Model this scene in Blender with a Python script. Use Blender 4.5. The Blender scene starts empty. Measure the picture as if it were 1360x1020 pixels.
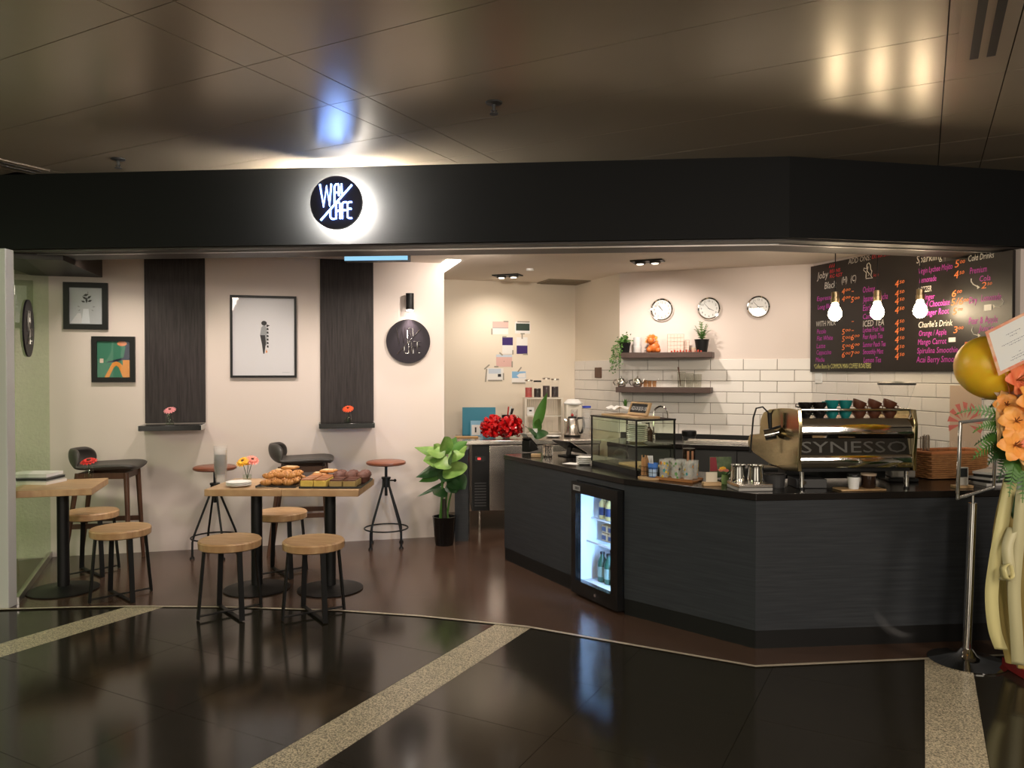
import bpy, bmesh, math, random
from math import sin, cos, pi, atan2, radians, sqrt
from mathutils import Vector, Matrix
random.seed(7)

# ---------------------------------------------------------------- camera, world, exposure, large lights
SC = bpy.context.scene
COL = SC.collection
CAMH = 1.58; FPX = 1020.0; TH = math.atan(15 / FPX)
cam = bpy.data.cameras.new('camera'); cam.sensor_width = 36; cam.lens = 36 * FPX / 1360; cam.clip_start = .05
camo = bpy.data.objects.new('camera', cam); COL.objects.link(camo)
camo.location = (0, 0, CAMH); camo.rotation_euler = (pi / 2 - TH, 0, 0); SC.camera = camo

W = bpy.data.worlds.new('world'); SC.world = W; W.use_nodes = True
W.node_tree.nodes['Background'].inputs[0].default_value = (1, .86, .66, 1)
W.node_tree.nodes['Background'].inputs[1].default_value = .10

SC.view_settings.view_transform = 'Standard'; SC.view_settings.look = 'None'
SC.view_settings.gamma = 1; SC.view_settings.use_curve_mapping = False
SC.view_settings.exposure = 0.5
SC.cycles.use_denoising = True; SC.cycles.caustics_reflective = False; SC.cycles.caustics_refractive = False
SC.cycles.sample_clamp_indirect = 6; SC.cycles.max_bounces = 8; SC.cycles.transparent_max_bounces = 16

NEUT = (1, .87, .75)
def light(kind, name, loc, energy, color, target=None, size=.1, sizey=None, cone=None, blend=.5):
    l = bpy.data.lights.new(name, kind); l.energy = energy; l.color = color
    if kind == 'AREA':
        l.size = size
        if sizey: l.shape = 'RECTANGLE'; l.size_y = sizey
    else:
        l.shadow_soft_size = size
    if kind == 'SPOT':
        l.spot_size = radians(cone); l.spot_blend = blend
    o = bpy.data.objects.new(name, l); COL.objects.link(o); o.location = loc
    if target is not None:
        o.rotation_euler = (Vector(target) - Vector(loc)).to_track_quat('-Z', 'Y').to_euler()
    return o
# concourse lamps behind the camera (ceiling)
light('AREA', 'concourse_lamp', (-1.6, -.6, 2.9), 110, NEUT, (-1.6, .2, 0), .5, 1.6)
light('AREA', 'concourse_lamp', (3.9, .9, 2.88), 70, NEUT, (3.3, 3.4, 0), .5, 1.6)
light('AREA', 'concourse_lamp', (1.6, -.5, 2.9), 110, NEUT, (1.9, 1.2, 0), .5, 1.6)
light('AREA', 'concourse_lamp', (.4, -3.6, 2.9), 110, NEUT, (.4, -4.0, 0), .6, 4.0)
light('AREA', 'concourse_lamp', (-5.4, 2.2, 2.9), 45, (.86, 1, .55), (-5.0, 2.6, 0), 1.0, 1.0)
# fill lights added to lift ceiling and cafe front, standing in for unseen shopfronts
for x_ in (-3.4, 3.2):
    light('AREA', 'added_front_fill', (x_, -5.9, 1.45), 60, (1, .90, .74), (x_ * .8, 5, 1.6), 4.2, 2.0)
# cafe interior ceiling spots (seating side, kitchen side)
for (x, y, e, tx, ty, tz) in [(-3.15, 5.95, 40, -3.3, 6.5, .6), (-2.15, 6.1, 42, -2.2, 6.8, .6), (-1.2, 6.2, 40, -1.25, 7.0, .6), (-.1, 6.3, 36, -.2, 6.5, 0)]:
    light('SPOT', 'seating_spot', (x, y, 2.6), e, NEUT, (tx, ty, tz), .05, cone=112, blend=.9)
for (x, y, e, tx, ty, tz) in [(-.05, 8.22, 24, -.25, 8.85, 1.0), (1.26, 7.17, 46, 1.55, 8.0, 1.0), (-.3, 6.4, 46, -.4, 8.6, 1.2), (2.1, 6.3, 28, 2.5, 7.3, 1.4), (.9, 6.0, 36, .9, 6.1, 0), (1.9, 5.5, 36, 1.9, 5.3, 0)]:
    light('SPOT', 'kitchen_spot', (x, y, 2.585), e, NEUT, (tx, ty, tz), .03, cone=125, blend=.9)
light('AREA', 'corridor_lamp', (-4.75, 5.7, 2.6), 40, (.80, 1, .62), (-4.5, 6.2, .9), .5, .5)

# ---------------------------------------------------------------- pixel helpers (1360 x 1020 frame)
def ray(px, py):
    a = (px - 680) / FPX; b = (510 - py) / FPX
    return Vector((a, cos(TH) + b * sin(TH), b * cos(TH) - sin(TH)))
def gp(px, py, z=0.0):
    d = ray(px, py); t = (z - CAMH) / d.z
    return Vector((d.x * t, d.y * t, z))
def yp(px, py, Y):
    d = ray(px, py); t = Y / d.y
    return Vector((d.x * t, Y, CAMH + d.z * t))
def mpp(Y): return Y / FPX
class Wall:
    def __init__(s, P, Q):
        s.P = Vector((P[0], P[1])); s.Q = Vector((Q[0], Q[1])); s.L = (s.Q - s.P).length
        s.u = (s.Q - s.P) / s.L; s.rz = atan2(s.u.y, s.u.x); s.n = Vector((s.u.y, -s.u.x))
    def at(s, px, py):                 # pixel -> (distance along wall, height, depth)
        d = ray(px, py); n = s.n
        t = (s.P.x * n.x + s.P.y * n.y) / (d.x * n.x + d.y * n.y)
        h = Vector((d.x * t, d.y * t))
        return (h - s.P).dot(s.u), CAMH + d.z * t, d.y * t
    def pt(s, a, z, off=0.0):
        h = s.P + s.u * a + s.n * off
        return Vector((h.x, h.y, z))
    def pxpt(s, px, py, off=0.0):
        a, z, _ = s.at(px, py); return s.pt(a, z, off)

# ---------------------------------------------------------------- materials
MATS = {}
def lin(c): return tuple(((v / 12.92) if v <= .04045 else ((v + .055) / 1.055) ** 2.4) for v in c)
def hexc(h): return lin(tuple(int(h[i:i + 2], 16) / 255 for i in (0, 2, 4)))
def M(name, col, rough=.5, metal=0., emit=None, noise=None, bump=None, coat=0., spec=.5, trans=0., stretch=(1, 1, 1), sheen=0.):
    if name in MATS: return MATS[name]
    m = bpy.data.materials.new(name); m.use_nodes = True; nt = m.node_tree; b = nt.nodes['Principled BSDF']
    if isinstance(col, str): col = hexc(col)
    b.inputs['Base Color'].default_value = (*col, 1); b.inputs['Roughness'].default_value = rough
    b.inputs['Metallic'].default_value = metal; b.inputs['Coat Weight'].default_value = coat
    b.inputs['Specular IOR Level'].default_value = spec; b.inputs['Transmission Weight'].default_value = trans
    b.inputs['Sheen Weight'].default_value = sheen
    if emit:
        b.inputs['Emission Color'].default_value = (*emit[0], 1); b.inputs['Emission Strength'].default_value = emit[1]
    if noise or bump:
        tc = nt.nodes.new('ShaderNodeTexCoord'); mp = nt.nodes.new('ShaderNodeMapping')
        mp.inputs['Scale'].default_value = stretch; nt.links.new(tc.outputs['Object'], mp.inputs['Vector'])
    if noise:                          # (scale, second colour, sharpness)
        n = nt.nodes.new('ShaderNodeTexNoise'); n.inputs['Scale'].default_value = noise[0]; n.inputs['Detail'].default_value = 5
        nt.links.new(mp.outputs[0], n.inputs['Vector'])
        r = nt.nodes.new('ShaderNodeValToRGB'); w = noise[2] if len(noise) > 2 else .25
        c2 = hexc(noise[1]) if isinstance(noise[1], str) else noise[1]
        r.color_ramp.elements[0].position = .5 - w; r.color_ramp.elements[0].color = (*col, 1)
        r.color_ramp.elements[1].position = .5 + w; r.color_ramp.elements[1].color = (*c2, 1)
        nt.links.new(n.outputs['Fac'], r.inputs[0]); nt.links.new(r.outputs[0], b.inputs['Base Color'])
    if bump:
        n2 = nt.nodes.new('ShaderNodeTexNoise'); n2.inputs['Scale'].default_value = bump[0]; n2.inputs['Detail'].default_value = 4
        nt.links.new(mp.outputs[0], n2.inputs['Vector'])
        bp = nt.nodes.new('ShaderNodeBump'); bp.inputs['Strength'].default_value = bump[1]; bp.inputs['Distance'].default_value = .01
        nt.links.new(n2.outputs['Fac'], bp.inputs['Height']); nt.links.new(bp.outputs[0], b.inputs['Normal'])
    MATS[name] = m; return m
def GLASS(name, tint=(1, 1, 1), rough=.02, ior=1.45, frost=0.):
    if name in MATS: return MATS[name]
    m = bpy.data.materials.new(name); m.use_nodes = True; nt = m.node_tree
    nt.nodes.remove(nt.nodes['Principled BSDF']); out = nt.nodes['Material Output']
    f = nt.nodes.new('ShaderNodeFresnel'); f.inputs[0].default_value = ior
    t = nt.nodes.new('ShaderNodeBsdfTransparent'); t.inputs[0].default_value = (*tint, 1)
    g = nt.nodes.new('ShaderNodeBsdfGlossy'); g.inputs['Roughness'].default_value = rough
    mx = nt.nodes.new('ShaderNodeMixShader')
    ge = nt.nodes.new('ShaderNodeNewGeometry'); inv = nt.nodes.new('ShaderNodeMath'); inv.operation = 'SUBTRACT'; inv.inputs[0].default_value = 1
    mu = nt.nodes.new('ShaderNodeMath'); mu.operation = 'MULTIPLY'
    nt.links.new(ge.outputs['Backfacing'], inv.inputs[1]); nt.links.new(f.outputs[0], mu.inputs[0]); nt.links.new(inv.outputs[0], mu.inputs[1])
    nt.links.new(mu.outputs[0], mx.inputs[0]); nt.links.new(t.outputs[0], mx.inputs[1]); nt.links.new(g.outputs[0], mx.inputs[2])
    last = mx
    if frost:
        d = nt.nodes.new('ShaderNodeBsdfDiffuse'); d.inputs[0].default_value = (.9, .9, .88, 1)
        m2 = nt.nodes.new('ShaderNodeMixShader'); m2.inputs[0].default_value = frost
        nt.links.new(mx.outputs[0], m2.inputs[1]); nt.links.new(d.outputs[0], m2.inputs[2]); last = m2
    nt.links.new(last.outputs[0], out.inputs[0])
    MATS[name] = m; return m

m_wall = M('wall_paint', (.76, .665, .61), .6, bump=(60, .03))
m_wall2 = M('wall_paint_kitchen', (.78, .69, .56), .6, bump=(60, .03))
m_ceil_in = M('interior_ceiling_paint', (.78, .70, .61), .7)
m_stucco = M('rough_stucco', (.62, .64, .46), .8, noise=(30, (.52, .55, .38), .2), bump=(45, .9))
m_granite = M('polished_dark_granite', (.013, .0108, .0075), .13, noise=(160, (.026, .022, .015), .12), spec=.32)
m_strip = M('speckled_pale_granite', (.62, .53, .36), .3, noise=(150, (.14, .12, .08), .10))
m_grout = M('dark_joint', (.006, .006, .005), .7)
m_woodfloor = M('dark_brown_vinyl_plank', (.052, .028, .018), .20, noise=(3, (.080, .046, .031), .3), stretch=(.6, 8, 1), bump=(6, .05))
m_ceilpanel = M('satin_metal_ceiling_panel', (.50, .42, .31), .24, .25, noise=(1.5, (.45, .38, .28), .4))
m_fascia = M('black_fascia_paint', (.0055, .006, .0062), .6, spec=.15)
m_brown = M('dark_brown_underside', (.020, .014, .011), .5)
m_alu = M('brushed_aluminium', (.62, .60, .57), .3, 1.)
m_white = M('white_paint', (.80, .80, .78), .4)
m_tile = M('glossy_white_tile', (.80, .76, .71), .12, noise=(2, (.77, .73, .68), .3))
m_tilegrout = M('dark_tile_grout', (.16, .14, .12), .8)
m_darkwood = M('charcoal_wood_laminate', (.024, .020, .020), .45, noise=(14, (.055, .046, .045), .25), stretch=(6, 6, .35), bump=(20, .06), spec=.2)
m_counter = M('slate_wood_laminate', (.020, .023, .027), .42, noise=(10, (.036, .040, .045), .25), stretch=(.35, .35, 8), bump=(16, .05), spec=.35)
m_ctop = M('glossy_black_worktop', (.012, .010, .009), .2, spec=.35)
m_black = M('matt_black_metal', (.008, .008, .008), .42, spec=.3)
m_blackg = M('gloss_black_plastic', (.006, .006, .006), .15)
m_darkgrey = M('dark_grey_plastic', (.04, .04, .04), .4)
m_oak = M('light_oak_wood', (.56, .36, .19), .38, noise=(7, (.38, .21, .095), .2), stretch=(1, 7, 1), bump=(20, .08))
m_oak2 = M('pale_pine_wood', (.62, .42, .22), .45, noise=(6, (.46, .28, .13), .25), stretch=(1, 6, 1))
m_walnut = M('walnut_wood', (.115, .050, .026), .4, noise=(8, (.07, .030, .016), .3), stretch=(4, 4, .6))
m_seatred = M('reddish_stained_wood', (.26, .085, .042), .35, noise=(6, (.17, .05, .028), .3), stretch=(1, 6, 1))
m_vinyl = M('dark_grey_vinyl', (.050, .044, .040), .45, bump=(120, .08))
m_steel = M('brushed_stainless_steel', (.66, .60, .54), .25, 1., bump=(4, .05), stretch=(1, 1, 12))
m_chrome = M('polished_chrome', (.80, .79, .77), .06, 1.)
m_glass = GLASS('clear_glass'); m_glassg = GLASS('greenish_glass', (.93, .97, .90))
m_plastic_clear = GLASS('clear_plastic_cup', (1, 1, 1), .12, 1.25, .05)
m_leaf = M('green_leaf', (.045, .13, .022), .38, noise=(9, (.085, .22, .035), .3))
m_leafpale = M('variegated_leaf', (.26, .40, .10), .38, noise=(10, (.09, .22, .035), .2))
m_leafdark = M('dark_green_leaf', (.012, .045, .012), .35, noise=(9, (.025, .08, .02), .3))
m_red = M('glossy_red_ribbon', (.55, .008, .010), .22)
m_paper = M('white_paper', (.80, .78, .74), .7)
m_ceramic = M('white_ceramic', (.80, .78, .74), .15)

# ---------------------------------------------------------------- mesh builder
class B:
    def __init__(s): s.v = []; s.f = []
    def _add(s, vs, fs):
        n = len(s.v); s.v += [tuple(v) for v in vs]; s.f += [tuple(i + n for i in f) for f in fs]; return s
    def box(s, x0, y0, z0, x1, y1, z1):
        vs = [(x, y, z) for z in (z0, z1) for y in (y0, y1) for x in (x0, x1)]
        return s._add(vs, [(0, 2, 3, 1), (4, 5, 7, 6), (0, 1, 5, 4), (2, 6, 7, 3), (0, 4, 6, 2), (1, 3, 7, 5)])
    def cyl(s, p0, p1, r0, r1=None, n=16, caps=True):
        p0 = Vector(p0); p1 = Vector(p1); r1 = r0 if r1 is None else r1
        d = (p1 - p0).normalized(); a = d.orthogonal().normalized() if abs(d.z) < .999 else Vector((1, 0, 0)); b = d.cross(a)
        vs = []
        for p, r in ((p0, r0), (p1, r1)):
            for i in range(n):
                t = 2 * pi * i / n; vs.append(p + a * (r * cos(t)) + b * (r * sin(t)))
        fs = [(i, (i + 1) % n, n + (i + 1) % n, n + i) for i in range(n)]
        if caps: fs += [tuple(reversed(range(n))), tuple(range(n, 2 * n))]
        return s._add(vs, fs)
    def tube(s, pts, r, n=8, closed=False):
        P = [Vector(p) for p in pts]; m = len(P); rs = r if isinstance(r, (list, tuple)) else [r] * m
        vs = []; prev = None
        for i in range(m):
            if closed: t = (P[(i + 1) % m] - P[i - 1])
            else: t = P[min(i + 1, m - 1)] - P[max(i - 1, 0)]
            t.normalize()
            a = (prev - t * prev.dot(t)) if prev is not None else t.orthogonal()
            if a.length < 1e-6: a = t.orthogonal()
            a.normalize(); prev = a; b = t.cross(a)
            for k in range(n):
                q = 2 * pi * k / n; vs.append(P[i] + a * (rs[i] * cos(q)) + b * (rs[i] * sin(q)))
        fs = []
        for i in range(m if closed else m - 1):
            j = (i + 1) % m
            fs += [(i * n + k, i * n + (k + 1) % n, j * n + (k + 1) % n, j * n + k) for k in range(n)]
        if not closed: fs += [tuple(reversed(range(n))), tuple(range((m - 1) * n, m * n))]
        return s._add(vs, fs)
    def lathe(s, prof, n=24, c=(0, 0, 0), sx=1., sy=1.):
        vs = []; m = len(prof)
        for r, z in prof:
            for k in range(n):
                q = 2 * pi * k / n; vs.append((c[0] + r * cos(q) * sx, c[1] + r * sin(q) * sy, c[2] + z))
        fs = []
        for i in range(m - 1):
            fs += [(i * n + k, i * n + (k + 1) % n, (i + 1) * n + (k + 1) % n, (i + 1) * n + k) for k in range(n)]
        if prof[0][0] > 1e-5: fs.append(tuple(reversed(range(n))))
        if prof[-1][0] > 1e-5: fs.append(tuple(range((m - 1) * n, m * n)))
        return s._add(vs, fs)
    def open_lathe(s, prof, n=24, c=(0, 0, 0)):
        vs = []; m = len(prof)
        for r, z in prof:
            for k in range(n):
                q = 2 * pi * k / n; vs.append((c[0] + r * cos(q), c[1] + r * sin(q), c[2] + z))
        fs = []
        for i in range(m - 1):
            fs += [(i * n + k, i * n + (k + 1) % n, (i + 1) * n + (k + 1) % n, (i + 1) * n + k) for k in range(n)]
        return s._add(vs, fs)
    def prism(s, poly, z0, z1):
        n = len(poly); vs = [(p[0], p[1], z0) for p in poly] + [(p[0], p[1], z1) for p in poly]
        fs = [tuple(reversed(range(n))), tuple(range(n, 2 * n))] + [(i, (i + 1) % n, n + (i + 1) % n, n + i) for i in range(n)]
        return s._add(vs, fs)
    def prismy(s, poly, y0, y1):       # polygon given in (x, z)
        n = len(poly); vs = [(p[0], y0, p[1]) for p in poly] + [(p[0], y1, p[1]) for p in poly]
        fs = [tuple(range(n)), tuple(reversed(range(n, 2 * n)))] + [((i + 1) % n, i, n + i, n + (i + 1) % n) for i in range(n)]
        return s._add(vs, fs)
    def prismx(s, poly, x0, x1):       # polygon given in (y, z)
        n = len(poly); vs = [(x0, p[0], p[1]) for p in poly] + [(x1, p[0], p[1]) for p in poly]
        fs = [tuple(range(n)), tuple(reversed(range(n, 2 * n)))] + [((i + 1) % n, i, n + i, n + (i + 1) % n) for i in range(n)]
        return s._add(vs, fs)
    def sph(s, c, rx, ry=None, rz=None, n=14, m=9):
        ry = rx if ry is None else ry; rz = rx if rz is None else rz
        prof = [(sin(pi * i / m), -cos(pi * i / m)) for i in range(m + 1)]
        vs = []; 
        for r, z in prof:
            for k in range(n):
                q = 2 * pi * k / n; vs.append((c[0] + r * cos(q) * rx, c[1] + r * sin(q) * ry, c[2] + z * rz))
        fs = []
        for i in range(m):
            fs += [(i * n + k, i * n + (k + 1) % n, (i + 1) * n + (k + 1) % n, (i + 1) * n + k) for k in range(n)]
        return s._add(vs, fs)
    def poly(s, pts): return s._add(pts, [tuple(range(len(pts)))])
    def grid(s, rows):
        n = len(rows[0]); vs = [p for r in rows for p in r]
        return s._add(vs, [(i * n + j, i * n + j + 1, (i + 1) * n + j + 1, (i + 1) * n + j) for i in range(len(rows) - 1) for j in range(n - 1)])
    def mesh(s, me, mat=Matrix()):
        return s._add([mat @ v.co for v in me.vertices], [tuple(p.vertices) for p in me.polygons])
    def xf(s, mat, start=0):
        s.v[start:] = [tuple(mat @ Vector(v)) for v in s.v[start:]]; return s
    def data(s, name, mat, smooth=True):
        me = bpy.data.meshes.new(name); me.from_pydata(s.v, [], s.f); me.materials.append(mat)
        bm = bmesh.new(); bm.from_mesh(me); bmesh.ops.remove_doubles(bm, verts=bm.verts, dist=1e-5)
        bmesh.ops.recalc_face_normals(bm, faces=bm.faces); bm.to_mesh(me); bm.free()
        if smooth: me.shade_smooth(); me.set_sharp_from_angle(angle=radians(38))
        return me
    def obj(s, name, mat, parent=None, smooth=True, bevel=0., solid=0., sub=0, loc=None, rz=0., label=None):
        o = bpy.data.objects.new(name, s.data(name, mat, smooth)); COL.objects.link(o)
        if parent: o.parent = parent
        if loc is not None: o.location = loc
        o.rotation_euler.z = rz
        if solid: d = o.modifiers.new('solid', 'SOLIDIFY'); d.thickness = solid; d.offset = 0
        if sub: d = o.modifiers.new('sub', 'SUBSURF'); d.levels = d.render_levels = sub
        if bevel: d = o.modifiers.new('bevel', 'BEVEL'); d.width = bevel; d.segments = 2; d.limit_method = 'ANGLE'
        if label: o['label'] = label
        return o
def T(name, label, cat, loc=(0, 0, 0), rz=0., group=None):
    o = bpy.data.objects.new(name, None); COL.objects.link(o); o.empty_display_size = .05
    o.location = loc; o.rotation_euler.z = rz; o['label'] = label; o['category'] = cat
    if group: o['group'] = group
    return o
def tag(o, label, cat, group=None):
    o['label'] = label; o['category'] = cat
    if group: o['group'] = group
    return o
def S(o, label=None, cat=None):
    o['kind'] = 'structure'
    if label: o['label'] = label
    if cat: o['category'] = cat
    return o
def dup(o, loc=None, rz=None, label=None, parent=None):
    c = o.copy(); COL.objects.link(c); c.parent = parent
    if loc is not None: c.location = loc
    if rz is not None: c.rotation_euler.z = rz
    if label: c['label'] = label
    for ch in o.children: dup(ch, parent=c)
    return c
def rotz(a): return Matrix.Rotation(a, 4, 'Z')
def text_mesh(s, size=1., shear=0.):
    cu = bpy.data.curves.new('lettering', 'FONT'); cu.body = s; cu.size = size; cu.shear = shear; cu.resolution_u = 2
    o = bpy.data.objects.new('lettering', cu); COL.objects.link(o)
    bpy.context.view_layer.update()
    me = bpy.data.meshes.new_from_object(o.evaluated_get(bpy.context.evaluated_depsgraph_get()))
    bpy.data.objects.remove(o); bpy.data.curves.remove(cu); return me
def add_text(b, s, x0, z0, width, height, y, shear=0.):     # fit into width (if given) and cap height on local x-z plane
    me = text_mesh(s, 1., shear)
    if not me.vertices: return
    xs = [v.co.x for v in me.vertices]; w = max(xs) - min(xs)
    sy = height / .70; sx = (width / w) if width else sy
    m = Matrix(((sx, 0, 0, x0 - min(xs) * sx), (0, 0, 0, y), (0, sy, 0, z0), (0, 0, 0, 1)))
    b.mesh(me, m); bpy.data.meshes.remove(me)
# ---------------------------------------------------------------- setting: concourse floor
HC = 2.98; HF = 2.456; HI = 2.63          # concourse ceiling, fascia underside, cafe ceiling
D = Vector((.535, 1)).normalized(); E = Vector((D.y, -D.x)); GRZ = atan2(E.y, E.x)   # floor / ceiling grid: a along D, b along E
def ab(a, b): return D * a + E * b
fl = S(B().box(-9, -7, -.12, 9, 12, -.006).obj('floor', m_granite), 'polished dark granite concourse floor')
def grid_piece(name, mat, parent, a0, a1, b0, b1, z0, z1, g=.0012):
    key = (name, round(a1 - a0, 4), round(b1 - b0, 4))
    if key not in PIECES:
        PIECES[key] = B().box(g, g, z0, (b1 - b0) - g, (a1 - a0) - g, z1).data(name, mat, False)
    o = bpy.data.objects.new(name, PIECES[key]); COL.objects.link(o); o.parent = parent
    p = ab(a0, b0); o.location = (p.x, p.y, 0); o.rotation_euler.z = GRZ
    return o
PIECES = {}
for n in range(-1, 3):
    b0 = -2.363 + 2.381 * n
    cols = [(b0, b0 + .229, 'pale_inlay', m_strip)] + [(b0 + .229 + .7173 * k, b0 + .229 + .7173 * (k + 1), 'granite_tile', m_granite) for k in range(3)]
    for c0, c1, nm, mt in cols:
        for k in range(-3, 9):
            a0 = 1.8 + .6 * k
            p = ab(a0 + .3, (c0 + c1) / 2)
            if 2.4 < p.y < 5.7 and abs(p.x) < 4.3: grid_piece(nm, mt, fl, a0, a0 + .6, c0, c1, -.006, -.003)
thr = [(-140, 818), (0, 809), (90, 806.5), (180, 805), (300, 806), (450, 810.5), (560, 818), (620, 824), (700, 832), (850, 858), (1003, 884.5), (1230, 874.5), (1300, 871), (1440, 866)]
tp = [gp(*p) for p in thr]
S(B().prism([(p.x, p.y) for p in tp] + [(5, 10.2), (-6.5, 10.2)], -.0058, 0).obj('floor_interior', m_woodfloor, smooth=False), 'dark brown plank floor inside the cafe')
rows = []
for i, p in enumerate(tp):
    t = tp[min(i + 1, len(tp) - 1)] - tp[max(i - 1, 0)]; nrm = Vector((-t.y, t.x, 0)).normalized()
    rows.append([(p - nrm * .018) + Vector((0, 0, .002)), (p + nrm * .008) + Vector((0, 0, .002))])
S(B().grid(rows).obj('trim_1', M('pale_threshold_strip', (.42, .36, .27), .35), smooth=False), 'pale threshold strip between granite and wood floor')

# ---------------------------------------------------------------- concourse ceiling with panels
ce = S(B().box(-9, -7, HC + .02, 9, 6.2, HC + .12).obj('ceiling', m_grout), 'satin metal panel ceiling of the concourse')
for n in range(-2, 3):
    b0 = -2.746 + 2.826 * n
    for c0, c1, nm in ((b0, b0 + .25, 'ceiling_strip'), (b0 + .25, b0 + 2.826, 'ceiling_panel')):
        for k in range(-3, 11):
            a0 = .26 + .57 * k
            p = ab(a0 + .28, (c0 + c1) / 2)
            if 1.0 < p.y < 6.0 and abs(p.x) < 6.5: grid_piece(nm, m_ceilpanel, ce, a0, a0 + .57, c0, c1, HC, HC + .018, .0025)
S(B().box(-9, -7, HC - .002, 9, .75, HC + .02).obj('ceiling_rear', m_ceilpanel), 'concourse ceiling behind')
def slot(label, a0, a1, b0, offs, w):
    p = ab(a0, b0); t = T('slot_diffuser', label, 'air diffuser', (p.x, p.y, HC - .004), GRZ)
    L = a1 - a0
    B().box(offs[0] - .07, 0, .0, offs[-1] + .07, L, .0038).obj('frame', m_ceilpanel, t)
    for o in offs: B().box(o - w / 2, .02, -.002, o + w / 2, L - .02, 0.0).obj('slot', m_black, t, smooth=False)
slot('twin black slot air diffuser in the ceiling above the flower stand', 2.4, 4.02, .08, (.11, .175), .034)
slot('pale slot air diffuser in the ceiling beside the glass corridor', 1.7, 3.2, -5.572, (.09, .16), .02)
def sprinkler(px, py, label):
    d = ray(px, py); t0 = (HC - CAMH) / d.z; p = Vector((d.x * t0, d.y * t0, HC))
    t = T('ceiling_sprinkler', label, 'sprinkler', (p.x, p.y, HC), 0)
    B().lathe([(.045, 0), (.042, -.006), (.018, -.010), (.012, -.012)], 20).obj('escutcheon', m_darkgrey, t)
    B().cyl((0, 0, -.01), (0, 0, -.045), .010, .008, 10).obj('body', m_darkgrey, t)
    B().cyl((0, 0, -.058), (0, 0, -.062), .022, .022, 12).cyl((-.014, 0, -.04), (-.004, 0, -.06), .003, n=6).cyl((.014, 0, -.04), (.004, 0, -.06), .003, n=6).obj('deflector', m_darkgrey, t)
sprinkler(656, 136, 'black fire sprinkler hanging from the open middle of the ceiling')
sprinkler(157, 211, 'black fire sprinkler in the ceiling over the black fascia above the framed pictures')

S(B().box(-9, -6.2, 0, 9, -6, HC).obj('wall_opposite', M('concourse_wall', (.55, .50, .42), .6), smooth=False), 'pale wall across the concourse')
# ---------------------------------------------------------------- fascia
FA = Vector((-3.66, 5.46)); FC = Vector((1.796, 4.99)); FB = Vector((3.57, 5.35))
fu = (FC - FA).normalized(); fv = (FB - FC).normalized()
F0 = FA - fu * 1.6; F3 = FB + fv * 1.4
def nleft(v): return Vector((-v.y, v.x))
def miter(a, b, c, w):
    n1 = nleft((b - a).normalized()); n2 = nleft((c - b).normalized()); m = (n1 + n2).normalized()
    return b + m * (w / m.dot(n1))
def offs(pts, w):
    r = [pts[0] + nleft((pts[1] - pts[0]).normalized()) * w]
    for i in range(1, len(pts) - 1): r.append(miter(pts[i - 1], pts[i], pts[i + 1], w))
    r.append(pts[-1] + nleft((pts[-1] - pts[-2]).normalized()) * w); return r
fl_line = [F0, FC, F3]
S(B().prism([tuple(p) for p in fl_line] + [tuple(p) for p in reversed(offs(fl_line, .50))], HF, HC).obj('wall_fascia', m_fascia, smooth=False), 'black fascia band over the cafe front')
l1 = offs(fl_line, .035); l2 = offs(fl_line, .47)
S(B().prism([tuple(p) for p in l1] + [tuple(p) for p in reversed(l2)], HF - .012, HF - .0005).obj('trim_2', m_brown, smooth=False), 'dark brown lining under the fascia')
l1 = offs(fl_line, .16); l2 = offs(fl_line, .185)
S(B().prism([tuple(p) for p in l1] + [tuple(p) for p in reversed(l2)], HF - .020, HF - .0125).obj('trim_3', m_alu, smooth=False), 'thin metal shutter track under the fascia')

# ---------------------------------------------------------------- walls
LW0 = gp(87.5, 738.75).xy; LW1 = gp(580, 713).xy
_l = Wall(LW0, LW1)
WL = Wall(_l.pt(_l.at(66, 600)[0], 0).xy, _l.pt(_l.at(590, 600)[0], 0).xy)
def on_ceiling(px, py, z=HI):
    d = ray(px, py); t = (z - CAMH) / d.z; return Vector((d.x * t, d.y * t))
c590 = on_ceiling(590, 371); c764 = on_ceiling(764, 377.4); c823 = on_ceiling(823, 363); c1080 = on_ceiling(1080, 350.5)
WB = Wall(c590 + (c590 - c764).normalized() * 1.2, c764)
W1 = Wall(c764, c823); W2 = Wall(c823, c1080); W5 = Wall(c1080, c1080 + Vector((.2745, -1)).normalized() * 2.22)
def wall(name, w, mat, z1, label, th=.12, z0=0.):
    return S(B().box(0, 0, z0, w.L, th, z1).obj(name, mat, smooth=False, loc=(w.P.x, w.P.y, 0), rz=w.rz), label)
wl = wall('wall_left', WL, m_wall, HI, 'cream wall behind the tables')
wst = Wall(WL.P - WL.u * 1.5, WL.P)
wall('wall_corridor', wst, m_stucco, HC - .03, 'rough pale green stucco wall behind the glass', .1)
wb = wall('wall_back', WB, m_wall2, HI, 'cream back wall with postcards')
wt1 = wall('wall_return', W1, m_wall2, HI, 'short tiled return wall')
wt2 = wall('wall_kitchen', W2, m_wall, HI, 'tiled wall under three clocks')
MS1 = 1.58                                  # where the menu wall passes under the fascia
wt5 = S(B().prismy([(0, 0), (W5.L, 0), (W5.L, HF - .025), (MS1, HF - .025), (MS1, HI), (0, HI)], 0, .12).obj('wall_menu', m_wall, smooth=False, loc=(W5.P.x, W5.P.y, 0), rz=W5.rz), 'tiled wall behind the chalk menu')
ci = [tuple(p) for p in offs(fl_line, .44)] + [(5.2, 10.2), (-6, 10.2)]
S(B().prism(ci, HI, HI + .05).obj('ceiling_interior', m_ceil_in, smooth=False), 'cream ceiling inside the cafe')
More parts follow.
